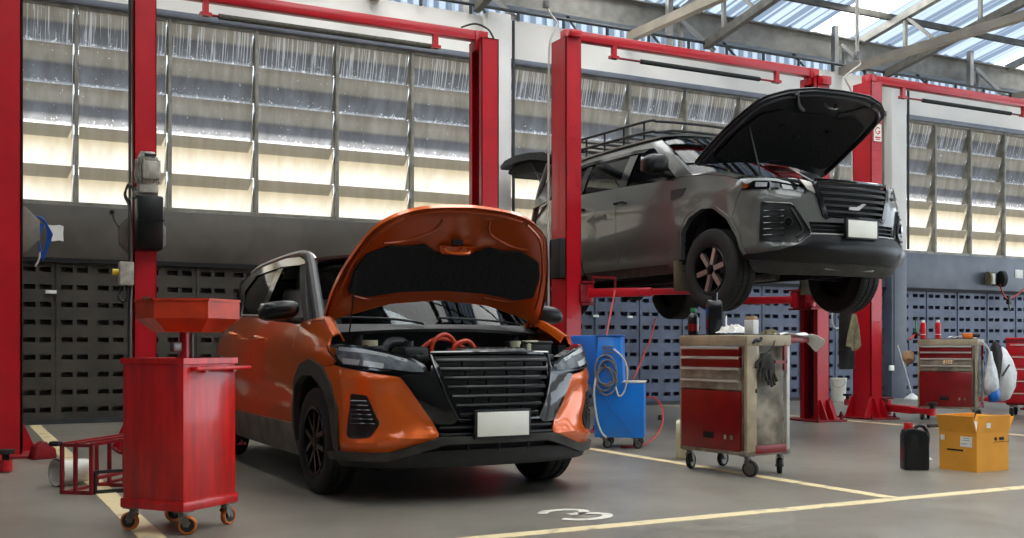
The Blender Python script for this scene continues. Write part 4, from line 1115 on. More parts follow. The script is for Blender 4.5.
    for h, sg in zip(H, (-1, 1)):
        for poly, m in (([(1.25, 1.205), (1.10, 1.195), (.85, 1.180), (.70, 1.145), (.68, 1.125), (.85, 1.155), (1.08, 1.172), (1.13, 1.15), (1.16, 1.15)], 'lamp_white'),
                        ([(1.05, 1.155), (.93, 1.145), (.93, 1.105), (1.05, 1.11)], 'lamp_white'), ([(.90, 1.14), (.80, 1.13), (.80, 1.09), (.90, 1.10)], 'lampgrey'),
                        ([(.78, 1.125), (.68, 1.105), (.66, 1.07), (.76, 1.08)], 'lamp_white'), ([(.62, 1.10), (.56, 1.062), (.575, 1.045), (.64, 1.06)], 'lampgrey'), ([(1.20, 1.165), (1.12, 1.14), (1.14, 1.11), (1.20, 1.11)], 'amber')):
            MB().panel([(sg*u, v) for u, v in poly], f, .04, .012, .002, .006).build('reflector', m, h)
        MB().panel([(sg*u, v) for u, v in hl], f, .04, .012, .012, .012).build('lens', 'lens', h)
    # fenders with flared arch
    fen = [(1.34, .80), (1.405, .885), (1.596, 1.000), (1.766, 1.014), (1.986, .944), (2.129, .791), (2.168, .516), (2.23, .46), (2.345, .46), (2.345, 1.32), (2.1, 1.345), (1.75, 1.315), (1.45, 1.262), (1.29, 1.215), (1.162, 1.127), (1.212, 1.097)]
    F = both('front_fender', 'grey', car, fen, W, g=.05, rnd=.01)
    for h, sg in zip(F, (-1, 1)):
        E1 = [(1.29, 1.213), (1.45, 1.262), (1.75, 1.315), (2.1, 1.345), (2.345, 1.335)]
        def rib(u, v, sg=sg):
            k = u*(len(E1)-1); i = min(int(k), len(E1)-2); t = k-i
            p = f(sg*(E1[i][0]+(E1[i+1][0]-E1[i][0])*t), E1[i][1]+(E1[i+1][1]-E1[i][1])*t, 0)
            return (p[0], p[1]*(1-.12*v), p[2]+.03*math.sin(v*PI/2))
        MB().grid(rib, 20, 5, .01).build('fender_top', 'grey', h)
        MB().panel([(sg*u, v) for u, v in [(2.262, 1.228), (2.02, 1.224), (2.06, 1.15), (2.246, 1.13)]], f, .05, .012, .006, .01).build('fender_vent', 'plastic', h)
    A0 = sx(0.0)
    def arch_trim(c):
        arc_o = [(c-.50+.0, .47), (c-.415, .683), (c-.27, .875), (c-.07, .995), (c+.11, 1.010), (c+.325, .942), (c+.468, .791), (c+.51, .516)]
        inn = [(c+.485, .516), (c+.44, .78), (c+.31, .915), (c+.11, .982), (c-.06, .968), (c-.25, .85), (c-.385, .67), (c-.47, .47)]
        return both('wheel_arch_trim', 'grey', car, arc_o+inn, W, d=.016, th=.06, g=.05, rnd=.03)
    arch_trim(A0); AR = sx(-2.85); arch_trim(AR)
    for x in (0, -2.85):
        for sg in (-1, 1):
            MB().grid(lambda u, v, x=x, sg=sg: (x+.48*math.cos(PI*u), sg*(.88-.40*v), .47+.52*math.sin(PI*u)), 20, 2).build('wheel_well', 'black', car)
            MB().box((x, sg*.49, .66), (1.0, .02, .64)).build('wheel_well', 'black', car)
    d0, d1, d2 = sx(-.685), sx(-1.615), sx(-2.40)
    D1 = both('front_door', 'grey', car, [(d0, .49), (d1-.004, .49), (d1-.004, 1.385), (d0, 1.345)], W, g=.07)
    D2 = both('rear_door', 'grey', car, [(d1+.004, .49), (AR-.53, .49), (AR-.45, .70), (AR-.30, .89), (AR-.10, 1.0), (AR-.06, 1.42), (d1+.004, 1.385)], W, g=.07)
    end = W.total()
    both('rear_quarter', 'grey', car, [(AR-.052, 1.42), (AR-.09, 1.0), (AR+.11, 1.01), (AR+.325, .94), (AR+.468, .79), (AR+.515, .52), (AR+.9, .52), (AR+1.15, .60), (end-.62, .62), (end-.62, 1.36), (AR+1.0, 1.4), (AR+.6, 1.43)], W, g=.09)
    both('rear_bumper', 'grey', car, [(AR+.53, .44), (AR+.52, .72), (end, .72), (end, .44)], W, d=.012, th=.05, g=.09)
    both('tail_light', 'taillight', car, [(AR+.80, 1.42), (AR+1.05, 1.42), (AR+1.25, 1.36), (AR+1.25, 1.22), (AR+.95, 1.26)], W, d=.012, th=.03)
    both('sill', 'dusty', car, [(A0+.53, .40), (A0+.55, .495), (AR-.52, .495), (AR-.5, .40)], W, d=-.02, th=.05, g=.08)
    for D, xh, zh in ((D1, -1.53, 1.20), (D2, -2.42, 1.22)):
        for h, sg in zip(D, (-1, 1)):
            s0 = sx(xh)
            MB().tube([f(sg*(s0-.10), zh, .0), f(sg*(s0-.085), zh+.002, .04), f(sg*(s0+.07), zh+.008, .042), f(sg*(s0+.09), zh+.01, .0)], .016, 8).build('door_handle', 'gloss', h)
    # greenhouse
    def G(x, z, d, sg):
        y = .865-.30*max(0, z-1.36)-.28*max(0, z-1.36)**2-.03*max(0, -x-2.2)**2
        return (x, sg*(y+d), z)
    both_fn('side_pillar', 'gloss', car, [(-1.52, 1.38), (-1.50, 1.80), (-1.66, 1.81), (-1.68, 1.39)], G, th=.03)
    both_fn('rear_pillar', 'gloss', car, [(-2.45, 1.42), (-2.45, 1.81), (-2.56, 1.81), (-2.60, 1.43)], G, th=.03)
    both_fn('quarter_panel', 'grey', car, [(-3.30, 1.46), (-3.22, 1.80), (-2.55, 1.82), (-2.55, 1.90), (-3.55, 1.90), (-3.80, 1.40)], G, th=.03)
    both_fn('cant_rail', 'grey', car, [(-.80, 1.62), (-.96, 1.745), (-1.18, 1.865), (-1.6, 1.90), (-2.55, 1.92), (-3.4, 1.90), (-3.4, 1.79), (-2.55, 1.81), (-1.5, 1.80), (-1.22, 1.772), (-.955, 1.60)], G, th=.04, rnd=.03)
    both_fn('a_pillar', 'grey', car, [(-.30, 1.33), (-.58, 1.34), (-.955, 1.605), (-.79, 1.63)], G, th=.05)
    both_fn('weather_strip', 'gloss', car, [(-1.32, 1.765), (-1.56, 1.80), (-2.55, 1.815), (-3.2, 1.79), (-3.2, 1.755), (-2.55, 1.775), (-1.58, 1.765), (-1.38, 1.74)], G, d=.015, th=.02)
    both_fn('front_side_window', 'glass', car, [(-.60, 1.35), (-.66, 1.39), (-1.54, 1.42), (-1.54, 1.38)], G, d=-.012, th=.004)
    both_fn('rear_side_window', 'glass', car, [(-1.64, 1.385), (-1.64, 1.80), (-2.47, 1.81), (-2.47, 1.425)], G, d=-.012, th=.004)
    both_fn('quarter_window', 'glass', car, [(-2.55, 1.43), (-2.55, 1.81), (-3.25, 1.79), (-3.32, 1.47)], G, d=-.012, th=.004)
    def roof(u, v):
        x = -1.14-2.42*u; y = -.66+1.32*v
        return (x, y*(1-.04*u), 1.955-.06*(y/.66)**2-.018*(x+2.2)**2)
    MB().grid(roof, 24, 14, .02).build('roof', 'grey', car)
    def ws(u, v):
        yb = -.80+1.60*u; k = (yb/.8)**2; xb = -.18-.16*k; xt = -1.14-.06*k; yt = yb*.80
        return (xb+(xt-xb)*v, yb+(yt-yb)*v, 1.33+.60*v-.04*k*v+.02*math.sin(PI*v))
    MB().grid(ws, 20, 8, .005).build('windscreen', 'clear', car)
    MB().grid(lambda u, v: (-.16-.16*(2*u-1)**2+.16*v, -.82+1.64*u, 1.335-.02*v), 20, 3, .02).build('cowl', 'plastic', car)
    # interior
    MB().box((-1.9, 0, .80), (3.4, 1.6, .62)).box((-.75, 0, 1.22), (.4, 1.5, .26), bev=.04).build('interior_tub', 'black', car)
    for sg in (-1, 1):
        st = MB().box((-1.68, sg*.38, 1.14), (.5, .5, .18), bev=.05).box((-1.95, sg*.38, 1.38), (.15, .48, .52), bev=.05).build('front_seat', 'seat', car)
        MB().box((-1.98, sg*.38, 1.70), (.10, .26, .16), bev=.03).build('headrest', 'seat', st)
    MB().box((-2.85, 0, 1.3), (.18, 1.3, .55), bev=.05).build('rear_seat', 'seat', car)
    MB().lathe([(.19, -.013), (.203, 0), (.19, .013), (.177, 0)], (-1.12, .38, 1.36), (.9, 0, -.4), 32, closed=True).build('steering_wheel', 'plastic', car)
    # roof rack
    rk = MB(); y = .60
    for z, r in ((2.00, .016), (2.12, .016)):
        rk.tube([(-1.30, -.40, z-.03*(z > 2.05)), (-1.38, -.55, z-.02), (-1.55, -y, z), (-3.0, -y, z+.03)], r, 8, smooth=True)
        rk.tube([(-1.30, .40, z-.03*(z > 2.05)), (-1.38, .55, z-.02), (-1.55, y, z), (-3.0, y, z+.03)], r, 8)
        rk.tube([(-1.30, -.40, z-.03*(z > 2.05)), (-1.27, 0, z-.03*(z > 2.05)), (-1.30, .40, z-.03*(z > 2.05))], r, 8)
    rk.cyl((-3.0, -y, 2.15), (-3.0, y, 2.15), .016, n=8).cyl((-3.0, -y, 2.03), (-3.0, y, 2.03), .016, n=8)
    for x in (-1.55, -1.95, -2.35, -2.75, -3.0):
        for sg in (-1, 1): rk.cyl((x, sg*y, 1.90), (x, sg*y, 2.13), .013, n=8)
    rack = rk.build('roof_rack', 'plastic', car)
    for k in range(7):
        x = -1.45-.24*k
        MB().box((x, 0, 2.0+.003*k), (.04, 1.2, .018)).build('rack_slat', 'plastic', rack)
    # open tailgate
    PR = Matrix(((1, 0, 0, 0), (0, 0, 1, 0), (0, 1, 0, 0), (0, 0, 0, 1)))
    tg = MB().prism([(-3.50, 2.07), (-3.70, 2.13), (-4.10, 2.185), (-4.50, 2.205), (-4.78, 2.19), (-4.93, 2.13), (-4.90, 2.07), (-4.72, 2.10), (-4.40, 2.11), (-4.05, 2.09), (-3.75, 2.03), (-3.54, 1.97)], -.66, .66, PR, bev=.02).build('tailgate', 'plastic', car)
    MB().prism([(-3.56, 1.97), (-3.78, 2.03), (-4.10, 2.08), (-4.45, 2.10), (-4.80, 2.07), (-4.86, 2.02), (-4.70, 1.97), (-4.35, 1.96), (-4.0, 1.92), (-3.75, 1.86), (-3.62, 1.85)], -.58, .58, PR, bev=.02).build('tailgate_lining', 'black', tg)
    MB().prism([(-4.80, 2.12), (-4.97, 2.06), (-4.90, 1.97), (-4.78, 2.02)], -.45, .45, PR, bev=.01).build('tailgate_edge', 'plastic', tg)
    for sg in (-1, 1): MB().cyl((-3.72, sg*.62, 1.62), (-4.15, sg*.60, 2.10), .012, n=8).build('gas_strut', 'plastic', tg)
    for sg in (-1, 1): MB().tube([(-3.55, sg*.66, 1.95), (-3.72, sg*.70, 1.6), (-3.86, sg*.72, 1.2)], .04, 8).build('tailgate_pillar', 'grey', car)
    # mirrors
    for sg in (-1, 1):
        def mir(u, v, sg=sg):
            a = PI*(v-.5); b = 2*PI*u; cx, cy, cz = math.cos(a)*math.cos(b), math.sin(a), math.cos(a)*math.sin(b)
            P = lambda q: (abs(q)**.65)*(1 if q > 0 else -1)
            return (-.72+.09*P(cx), sg*(1.04+.135*P(cy)), 1.50+.10*P(cz)-.015*cy)
        mo = MB().grid(mir, 24, 14).build('door_mirror', 'mirror_black', car, ang=60)
        MB().beam((-.74, sg*.84, 1.40), (-.72, sg*.97, 1.42), .09, .04, bev=.01).build('mirror_arm', 'plastic', mo)
        MB().box((-.815, sg*1.04, 1.50), (.008, .22, .15), bev=.003).build('mirror_glass', 'chrome', mo)
    # bonnet
    hx, hz_, dx, dz = -.38, 1.475, .893, .45
    def Hd(t, y, d=0.0):
        c = .02*(1-(y/.86)**2)+.02*math.sin(PI*min(1, max(0, t/1.3)))
        if t > 1.1: c -= .5*(t-1.1)**2
        e = d+c-.03
        return (hx+dx*t-dz*e, y, hz_+dz*t+dx*e)
    half = [(.05, .80), (.02, .83), (.06, .862), (.35, .868), (.70, .855), (1.02, .800), (1.10, .745), (1.215, .585), (1.30, .34), (1.315, 0)]
    outl = half+[(t, -y) for t, y in reversed(half[:-1])]+[(.12, -.4), (.15, 0), (.12, .4)]
    hood = MB().panel(outl, Hd, .06, .006, 0, .03).build('bonnet', 'grey', car)
    MB().panel([(.01+t*.98, y*.975) for t, y in outl], lambda t, y, d: Hd(t, y, -.034-d), .06, .027, 0, .03).build('bonnet_inner_panel', 'hood_under', hood)
    for sg in (-1, 1):
        MB().tube([Hd(t, sg*y, -.04) for t, y in [(.12, .80), (.5, .80), (.95, .745), (1.12, .60)]], .022, 8).build('stiffener', 'hood_under', hood)
        MB().tube([Hd(t, sg*y, -.035) for t, y in [(1.22, .50), (1.05, .34), (.98, .22)]], .026, 8).build('stiffener', 'hood_under', hood)
    MB().tube([Hd(t, y, -.04) for t, y in [(1.12, -.60), (1.21, -.35), (1.24, 0), (1.21, .35), (1.12, .60)]], .018, 8).build('stiffener', 'hood_under', hood)
    pad = [(.22, -.50), (.18, -.66), (.24, -.73), (.60, -.73), (.88, -.66), (.97, -.48), (.93, -.25), (.97, 0), (.93, .25), (.97, .48), (.88, .66), (.60, .73), (.24, .73), (.18, .66), (.22, .50), (.24, 0)]
    MB().panel(pad, Hd, .06, -.03, -.058, .04).build('insulation_pad', 'insul', hood)
    for y, t in ((-.3, .75), (.3, .75), (0, .62)): MB().cyl(Hd(t, y, -.058), Hd(t, y, -.066), .018, n=12).build('pad_clip', 'plastic', hood)
    MB().tube([Hd(1.12, -.07, -.04), Hd(1.12, -.05, -.09), Hd(1.12, .05, -.09), Hd(1.12, .07, -.04)], .012, 8).build('striker', 'steel', hood)
    MB().tube([(.52, -.70, 1.14), (.42, -.70, 1.4), (.30, -.69, 1.74)], .008, 6).build('prop_rod', 'plastic', car)
    # engine bay
    MB().box((.2, 0, .80), (1.1, .9, .30)).box((.80, 0, 1.10), (.12, .84, .08), bev=.01).build('bay_floor', 'black', car)
    MB().box((.35, 0, 1.08), (.6, .6, .12), bev=.02).build('engine_cover', 'plastic', car)
    for sg in (-1, 1): MB().box((.0, sg*.74, 1.13), (.9, .08, .22)).build('inner_wing', 'black', car)
    MB().box((-.28, 0, 1.1), (.06, 1.6, .5)).build('firewall', 'black', car)
    for sg in (-1, 1): MB().box((-.53, sg*.83, .36), (.02, .24, .30), bev=.006).build('mud_flap', 'mudflap', car)
    # underbody
    ub = MB().box((-1.6, 0, .47), (4.3, 1.15, .12)).build('underbody', 'black', car)
    MB().box((-1.45, 0, .52), (2.0, 1.66, .10)).build('floor_pan', 'black', car)
    for sg in (-1, 1): MB().box((-1.5, sg*.45, .40), (4.4, .09, .12), bev=.01).build('chassis_rail', 'black', car)
    MB().box((.45, 0, .40), (.5, .8, .05), bev=.01).build('engine_guard', 'dusty', car)
    MB().cyl((-2.85, -.75, .36), (-2.85, .75, .36), .05, n=14).cyl((-2.85, .02, .36), (-2.85, .22, .36), .14, n=20).build('rear_axle', 'black', car)
    for sg in (-1, 1): MB().beam((0, sg*.3, .36), (.02, sg*.76, .34), .12, .05, bev=.01).cyl((.02, sg*.55, .36), (.0, sg*.52, .8), .05, n=14).build('suspension_arm', 'black', car)
    MB().tube([(-.4, .28, .38), (-1.5, .30, .37), (-2.3, .34, .38), (-3.4, .5, .42), (-3.9, .52, .42)], .035, 10).build('exhaust', 'steel', car)
    for x in (0, -2.85):
        for sg in (-1, 1): wheel(car, x, sg*.80, .39, .392, .26, .235, 't', sg)
    return car
build_offroader()
# ================================================================ LOOSE THINGS
def caster(mb_parent, x, y, r=.05, ang=0.0, tyre='rubber', w=.032, zt=None, core=None):
    """swivel caster under a mount point: fork as part, wheel as sub-part"""
    zt = zt or 2*r+.05; d = Vector((math.cos(ang), math.sin(ang), 0)); n = Vector((-d.y, d.x, 0)); c = Vector((x, y, r))+d*.022
    mb = MB().box((x, y, zt-.004), (.075, .075, .008)).cyl((x, y, zt-.03), (x, y, zt), .022, n=14)
    for s in (-1, 1):
        p = c+n*s*(w/2+.006)
        mb.beam(p, Vector((x, y, zt-.03))+n*s*(w/2+.006), .036, .004, up=n)
    mb.cyl(c-n*(w/2+.012), c+n*(w/2+.012), .008, n=10)
    fk = mb.build('caster', 'steel', mb_parent)
    MB().lathe([(r*.72, -w/2), (r-.006, -w/2), (r, -w/4), (r, w/4), (r-.006, w/2), (r*.72, w/2)], c, n, 28, closed=True).build('wheel', tyre, fk)
    MB().lathe([(0, -w*.35), (r*.74, -w*.4), (r*.74, w*.4), (0, w*.35)], c, n, 24).build('wheel_hub', core or 'plastic', fk)
    return fk

# ---- waste oil drainer
def oil_drainer():
    t = thing('oil_drainer', 'red wheeled oil drainer cabinet with a hexagonal catch pan on top', 'oil drainer', (1.023, 5.545, 0), math.radians(37.6))
    MB().box((0, 0, .485), (.385, .385, .69), bev=.006).build('cabinet', 'cab_red', t)
    b = MB().box((0, 0, .14), (.405, .405, .05), bev=.008)
    b.build('base', 'cab_red', t)
    tp = MB().box((0, 0, .832), (.40, .40, .012), bev=.003)
    for s in (-1, 1): tp.box((s*.197, 0, .842), (.008, .40, .028)).box((0, s*.197, .842), (.40, .008, .028))
    tp.build('top_tray', 'cab_red', t)
    MB().box((.06, -.215, .805), (.41, .045, .018), bev=.005).box((-.05, -.20, .80), (.02, .03, .03)).box((.16, -.20, .80), (.02, .03, .03)).build('push_handle', 'cab_red', t)
    MB().cyl((.03, .0, .83), (.03, 0, 1.02), .024, n=20).build('column', 'lift_red', t)
    MB().cyl((.075, -.01, .83), (.075, -.01, 1.0), .007, n=10).box((-.03, 0, .91), (.06, .03, .05), bev=.008).build('drain_cock', 'steel', t)
    # hexagonal pan: rim wall, tapering bowl, open top
    R = .255; H = [(R*math.cos(PI/3*k+.06), R*math.sin(PI/3*k+.06)) for k in range(6)]
    mb = MB(); bm = mb.bm; lv = []
    for sc, z in ((1.0, 1.142), (1.0, 1.052), (.66, .985), (.60, .990), (.955, 1.055), (.955, 1.142)):
        lv.append([bm.verts.new((x*sc+.045, y*sc-.01, z)) for x, y in H])
    for a, b_ in zip(lv, lv[1:]+lv[:1]):
        if a is lv[2]: continue
        for k in range(6): bm.faces.new((a[k], a[(k+1) % 6], b_[(k+1) % 6], b_[k]))
    bm.faces.new(lv[2]); bm.faces.new(lv[3])
    pan = mb.build('catch_pan', 'pan_orange', t, ang=15)
    rim = MB()
    for k in range(6):
        p, q = H[k], H[(k+1) % 6]; rim.beam((p[0]+.045, p[1]-.01, 1.143), (q[0]+.045, q[1]-.01, 1.143), .012, .012)
    rim.build('pan_rim', 'pan_orange', pan)
    MB().beam((H[3][0]+.0, H[3][1], 1.15), (H[2][0]*.6, H[2][1]*.6, 1.15), .03, .006).build('pan_grate', 'steel', pan)
    for (x, y), a in zip(((-.155, .155), (-.155, -.155), (.155, -.155), (.155, .155)), (1.9, -.9, -.1, 2.6)):
        caster(t, x, y, .046, a, 'wheelorange', .032, .118)
oil_drainer()

# ---- red tube rack and the pail behind it
def rack():
    a = math.atan2(.78, .63)
    t = thing('wheel_rack', 'low red steel rack on the floor behind the oil drainer', 'rack', (.607, 7.13, 0), a)
    L, Wd, Hh, b = .74, .20, .312, .020
    def fr(x):
        mb = MB()
        for y in (0, -Wd*.46, -Wd): mb.box((x, y, Hh/2), (b, b, Hh))
        mb.box((x, -Wd/2, Hh-b/2), (b, Wd, b)).box((x, -Wd/2, .012), (b, Wd, .024))
        return mb.build('end_frame', 'lift_red_dark', t)
    fr(0); fr(L*.5); fr(L)
    for y, z in ((0, Hh), (-Wd, Hh), (0, .012), (-Wd, .10)):
        MB().box((L/2, y, z-.004), (L, b, b)).build('rail', 'lift_red_dark', t)
    MB().box((L*.5, -Wd/2, Hh+.002), (L, .03, .012)).build('top_strap', 'lift_red_dark', t)
    MB().box((-.02, .03, Hh-.0), (.05, .07, .03), bev=.01).build('rubber_stop', 'rubber', t)
    s = MB().box((.02, -Wd-.01, .07), (b, b, .14)).box((.20, -Wd-.17, .07), (b, b, .14)).beam((.02, -Wd, .012), (.20, -Wd-.17, .012), .022, .024).beam((.02, -Wd, .135), (.20, -Wd-.17, .135), .020, .020)
    s.build('foot_frame', 'plastic', t)
rack()
pl = thing('pail', 'white pail lying on its side behind the red rack', 'bucket', (.62, 7.53, .088), .45)
MB().lathe([(.070, 0), (.076, .004), (.085, .20), (.088, .205), (.088, .22), (.083, .22), (.080, .19), (.070, .012), (0, .012)], (.20, 0, 0), (-1, 0, 0), 28).lathe([(0, 0), (.070, 0)], (.20, 0, 0), (-1, 0, 0), 28).build('pail_body', 'bucket', pl)
MB().tube([(-.015, .088*math.cos(a), .088*math.sin(a)) for a in [2*PI*k/20 for k in range(21)]], .006, 6).build('rim', 'plastic', pl)

# ---- reel covers bolted behind two lift columns
def reel_cover(label, x, hose):
    t = thing('hose_reel', label, 'hose reel', (x, 10.02, 1.90))
    O = [(.215*math.cos(PI/4*k+PI/8), .215*math.sin(PI/4*k+PI/8)) for k in range(8)]
    MB().prism(O, -.06, .06, Matrix(((1, 0, 0, 0), (0, 0, 1, 0), (0, 1, 0, 0), (0, 0, 0, 1))), bev=.008).build('reel_cover', 'reelgrey', t)
    MB().box((0, -.065, 0), (.06, .03, .16)).build('bracket', 'steel', t)
    if hose:
        for k in range(4):
            MB().tube([(.17+.012*k, -.05, .12), (.24+.015*k, -.055, .08-.03*k), (.255+.01*k, -.05, -.06), (.22, -.05, -.19-.02*k), (.19, -.05, -.08), (.20+.01*k, -.05, .06)], .008, 6).build('hose', 'hose_blue', t)
        MB().tube([(.20, -.05, -.18), (.19, -.06, -.25), (.16, -.06, -.31)], .008, 6).build('hose', 'hose_white', t)
    else:
        MB().tube([(-.20, -.05, .06), (-.24, -.05, .12), (-.26, -.05, .18)], .006, 6).cyl((-.26, -.05, .17), (-.26, -.05, .205), .02, n=12).build('pull_cord', 'plastic', t)
    return t
reel_cover('grey octagonal hose reel with blue hose at the left edge', .475, True)
reel_cover('grey octagonal hose reel behind the column with the motor', 1.515, False)
pt = MB()
px0 = [(-.085, -.09), (-.03, -.10), (.04, -.085), (.09, -.095), (.085, 0), (.09, .08), (.05, .095), (-.02, .085), (-.08, .09), (-.085, .02)]
pt.prism(px0, 0, .004, Matrix.Translation((1.07, WY-.071, 2.22)) @ Matrix(((1.0, 0, 0, 0), (0, 0, -1, 0), (0, 1.0, 0, 0), (0, 0, 0, 1))))
tag(pt.build('paper_notice', 'paper'), 'ragged white paper patch stuck on the grey wall band', 'paper')

# ---- blue service machine
def blue_machine():
    t = thing('service_machine', 'blue wheeled service machine with coiled hoses beside the orange car', 'machine', (5.06, 8.06, 0), -math.radians(37))
    P = Matrix(((1, 0, 0, 0), (0, 0, 1, 0), (0, 1, 0, 0), (0, 0, 0, 1)))
    MB().prism([(0, .10), (.44, .10), (.44, .585), (.245, .585), (.245, 1.0), (.02, 1.0), (0, .97)], 0, .42, P, bev=.008).build('housing', 'bluepaint', t)
    MB().prism([(.0, .50), (.03, .98), (.05, 1.005), (-.20, 1.005), (-.215, .985), (-.02, .52)], .0, .40, P, bev=.006).build('console', 'bluedark', t)
    MB().box((.345, .21, .59), (.205, .43, .012), bev=.004).build('lid', 'hose_white', t)
    MB().box((.13, .2, 1.002), (.25, .42, .012), bev=.004).build('top_plate', 'bluedark', t)
    for k in range(4): MB().prism([(.07, .90-.028*k), (.17, .905-.028*k), (.165, .915-.028*k), (.075, .912-.028*k)], -.006, .002, P).build('vent_slot', 'hose_grey', t)
    for c, rr, z in ((.10, .095, .70), (.115, .085, .67), (.09, .078, .62), (.11, .09, .60)):
        MB().tube([(c+rr*math.cos(a), -.02-.006*math.sin(3*a), z+rr*1.35*math.sin(a)) for a in [2*PI*k/24 for k in range(25)]], .008, 6).build('coiled_hose', 'hose_grey', t)
    MB().tube([(.17, -.015, .885), (.26, -.03, .80), (.295, -.035, .68), (.27, -.03, .52), (.22, -.025, .47), (.19, -.02, .55)], .008, 8).build('charging_hose', 'hose_white', t)
    MB().tube([(.02, -.02, .66), (.0, -.03, .5), (.02, -.03, .3), (.06, -.03, .16), (.11, -.02, .10)], .009, 8).build('charging_hose', 'hose_white', t)
    MB().tube([(.08, -.02, .50), (.16, -.025, .36), (.27, -.015, .22), (.33, -.01, .14)], .005, 6).build('cable', 'bluedark', t)
    MB().box((.09, -.03, .74), (.03, .05, .02)).build('hose_hook', 'steel', t)
    for x, y in ((.09, .05), (.36, .05), (.09, .37), (.36, .37)): caster(t, x, y, .040, .4, 'rubber', .03, .10, 'hose_grey')
blue_machine()
tag(MB().tube([(6.536, 9.200, 1.203), (6.390, 9.100, 0.972), (6.174, 8.950, 0.748), (5.963, 8.800, 0.514), (5.990, 8.700, 0.419), (6.086, 8.600, 0.402), (6.109, 8.500, 0.309), (6.002, 8.350, 0.167), (5.803, 8.200, 0.053), (5.5, 8.0, .012), (5.3, 8.0, .012)], .009, 8).build('air_hose', 'hose_red'), 'red air hose looping down to the floor beside the blue machine', 'hose')
tag(MB().cyl((6.036, 8.430, 0.247), (6.036, 8.430, 0.199), .02, n=10).build('hose_clip', 'plastic'), 'small dark connector on the red hose', 'connector')
tag(MB().tube([(5.501, 8.400, 1.435), (5.435, 8.350, 1.282), (5.357, 8.280, 1.132), (5.278, 8.200, 1.002)], .008, 8).build('air_hose', 'hose_red'), 'short red hose hanging into the top of the blue machine', 'hose')
# ---- white drop hose beside the lift column, and roof drop by the right lift
def drop(label, pts, top, r=.011):
    t = thing('drop_hose', label, 'hose', pts[0])
    o = Vector(pts[0]); q = [tuple(Vector(p)-o) for p in pts]
    MB().tube(q, r, 8).build('hose', 'hose_white', t)
    MB().cyl((0, 0, 0), (0, 0, top-o.z), .026, n=12).build('drop_pipe', 'silver', t)
    MB().box((0, 0, .03), (.06, .06, .10), bev=.01).build('valve', 'steel', t)
    return t
drop('white hose hanging beside the middle red column, hooked at its end', [(5.609, 9.900, 4.530), (5.683, 9.900, 4.434), (5.745, 9.900, 4.357), (5.671, 9.900, 4.197), (5.646, 9.900, 3.959), (5.640, 9.900, 2.999), (5.640, 9.900, 1.933), (5.640, 9.900, 1.400), (5.610, 9.880, 1.207), (5.526, 9.860, 1.110), (5.442, 9.840, 1.131), (5.442, 9.840, 1.204)], 6.9)
drop('white roof drop hose between the two right red columns', [(10.166, 9.950, 4.557), (10.217, 9.950, 4.488), (10.045, 9.950, 4.366), (9.960, 9.950, 4.280), (10.045, 9.950, 4.164), (10.080, 9.950, 4.041), (10.080, 9.950, 3.763), (10.080, 9.950, 2.752)], 6.9)
tag(MB().tube([(10.234, 10.400, 1.508), (10.181, 10.400, 1.272), (10.234, 10.400, 1.142), (10.340, 10.400, 1.169), (10.357, 10.400, 1.275)], .011, 8).build('hose_hook', 'hose_white'), 'white hose end hooked behind the right red column', 'hose')

# ---- tool carts
def tool_cart(label, loc, rz):
    t = thing('tool_cart', label, 'tool cart', loc, rz, None)
    bd = MB().box((.0, .02, .54), (.40, .62, .74), bev=.004)
    bd.box((0, .0, .165), (.43, .68, .035), bev=.004)
    bd.build('body', 'tan_dirty', t)
    ps = MB()
    for x in (-.165, .195):
        ps = MB().box((x, -.325, .565), (.095 if x < 0 else .03, .03, .83), bev=.004); ps.build('corner_post', 'tan' if x < 0 else 'aluminium', t)
    MB().box((-.19, .335, .565), (.05, .02, .83), bev=.004).build('corner_post', 'tan', t)
    MB().box((0, 0, .952), (.44, .69, .075), bev=.006).build('lid', 'tan', t)
    MB().box((0, 0, .992), (.40, .64, .008)).build('rubber_mat', 'plastic', t)
    for k, (z0, z1, m) in enumerate(((.842, .905, 'drawer_red'), (.764, .834, 'drawer_red'), (.680, .756, 'tan_dirty'), (.604, .672, 'tan_dirty'))):
        d = MB().box((-.212, .02, (z0+z1)/2), (.026, .60, z1-z0), bev=.003).build('drawer', m, t)
        MB().prism([(-.228, z1-.016), (-.243, z1-.010), (-.243, z1+.002), (-.222, z1+.004)], -.27, .31, Matrix(((1, 0, 0, 0), (0, 0, 1, 0), (0, 1, 0, 0), (0, 0, 0, 1)))).build('pull_strip', 'aluminium', d)
    dr = MB().box((-.212, .02, .385), (.026, .60, .42), bev=.004).build('door', 'drawer_red', t)
    MB().box((-.227, .03, .275), (.01, .10, .045), bev=.004).build('latch', 'black', dr)
    MB().box((-.227, -.14, .27), (.008, .02, .03)).box((-.227, -.20, .27), (.008, .02, .03)).build('emblem_plate', 'tan_dirty', dr)
    MB().box((.02, -.335, .19), (.30, .02, .06), bev=.004).build('side_tray', 'drawer_red', t)
    MB().box((.16, -.335, .84), (.02, .02, .2)).beam((.06, -.335, .80), (.18, -.335, .80), .02, .02).build('side_bracket', 'drawer_red', t)
    MB().box((-.125, -.342, .60), (.016, .006, .03), bev=.004).build('lock', 'plastic', t)
    for x, y, a in ((-.16, .30, .4), (-.16, -.29, -1.2), (.16, -.29, .8), (.16, .30, .2)): caster(t, x, y, .058, a, 'rubber', .036, .15, 'steel')
    return t
c1 = tool_cart('tan and red drawer cart in the centre of the floor, bottles on top', (5.055, 6.14, 0), .09)
MB().box((.20, -.22, .955), (.42, .24, .035), bev=.004).build('side_shelf', 'drawer_red', c1)
c2 = tool_cart('tan and red drawer cart at the right with two red spray cans on top', (10.867, 9.10, 0), math.radians(28.9))

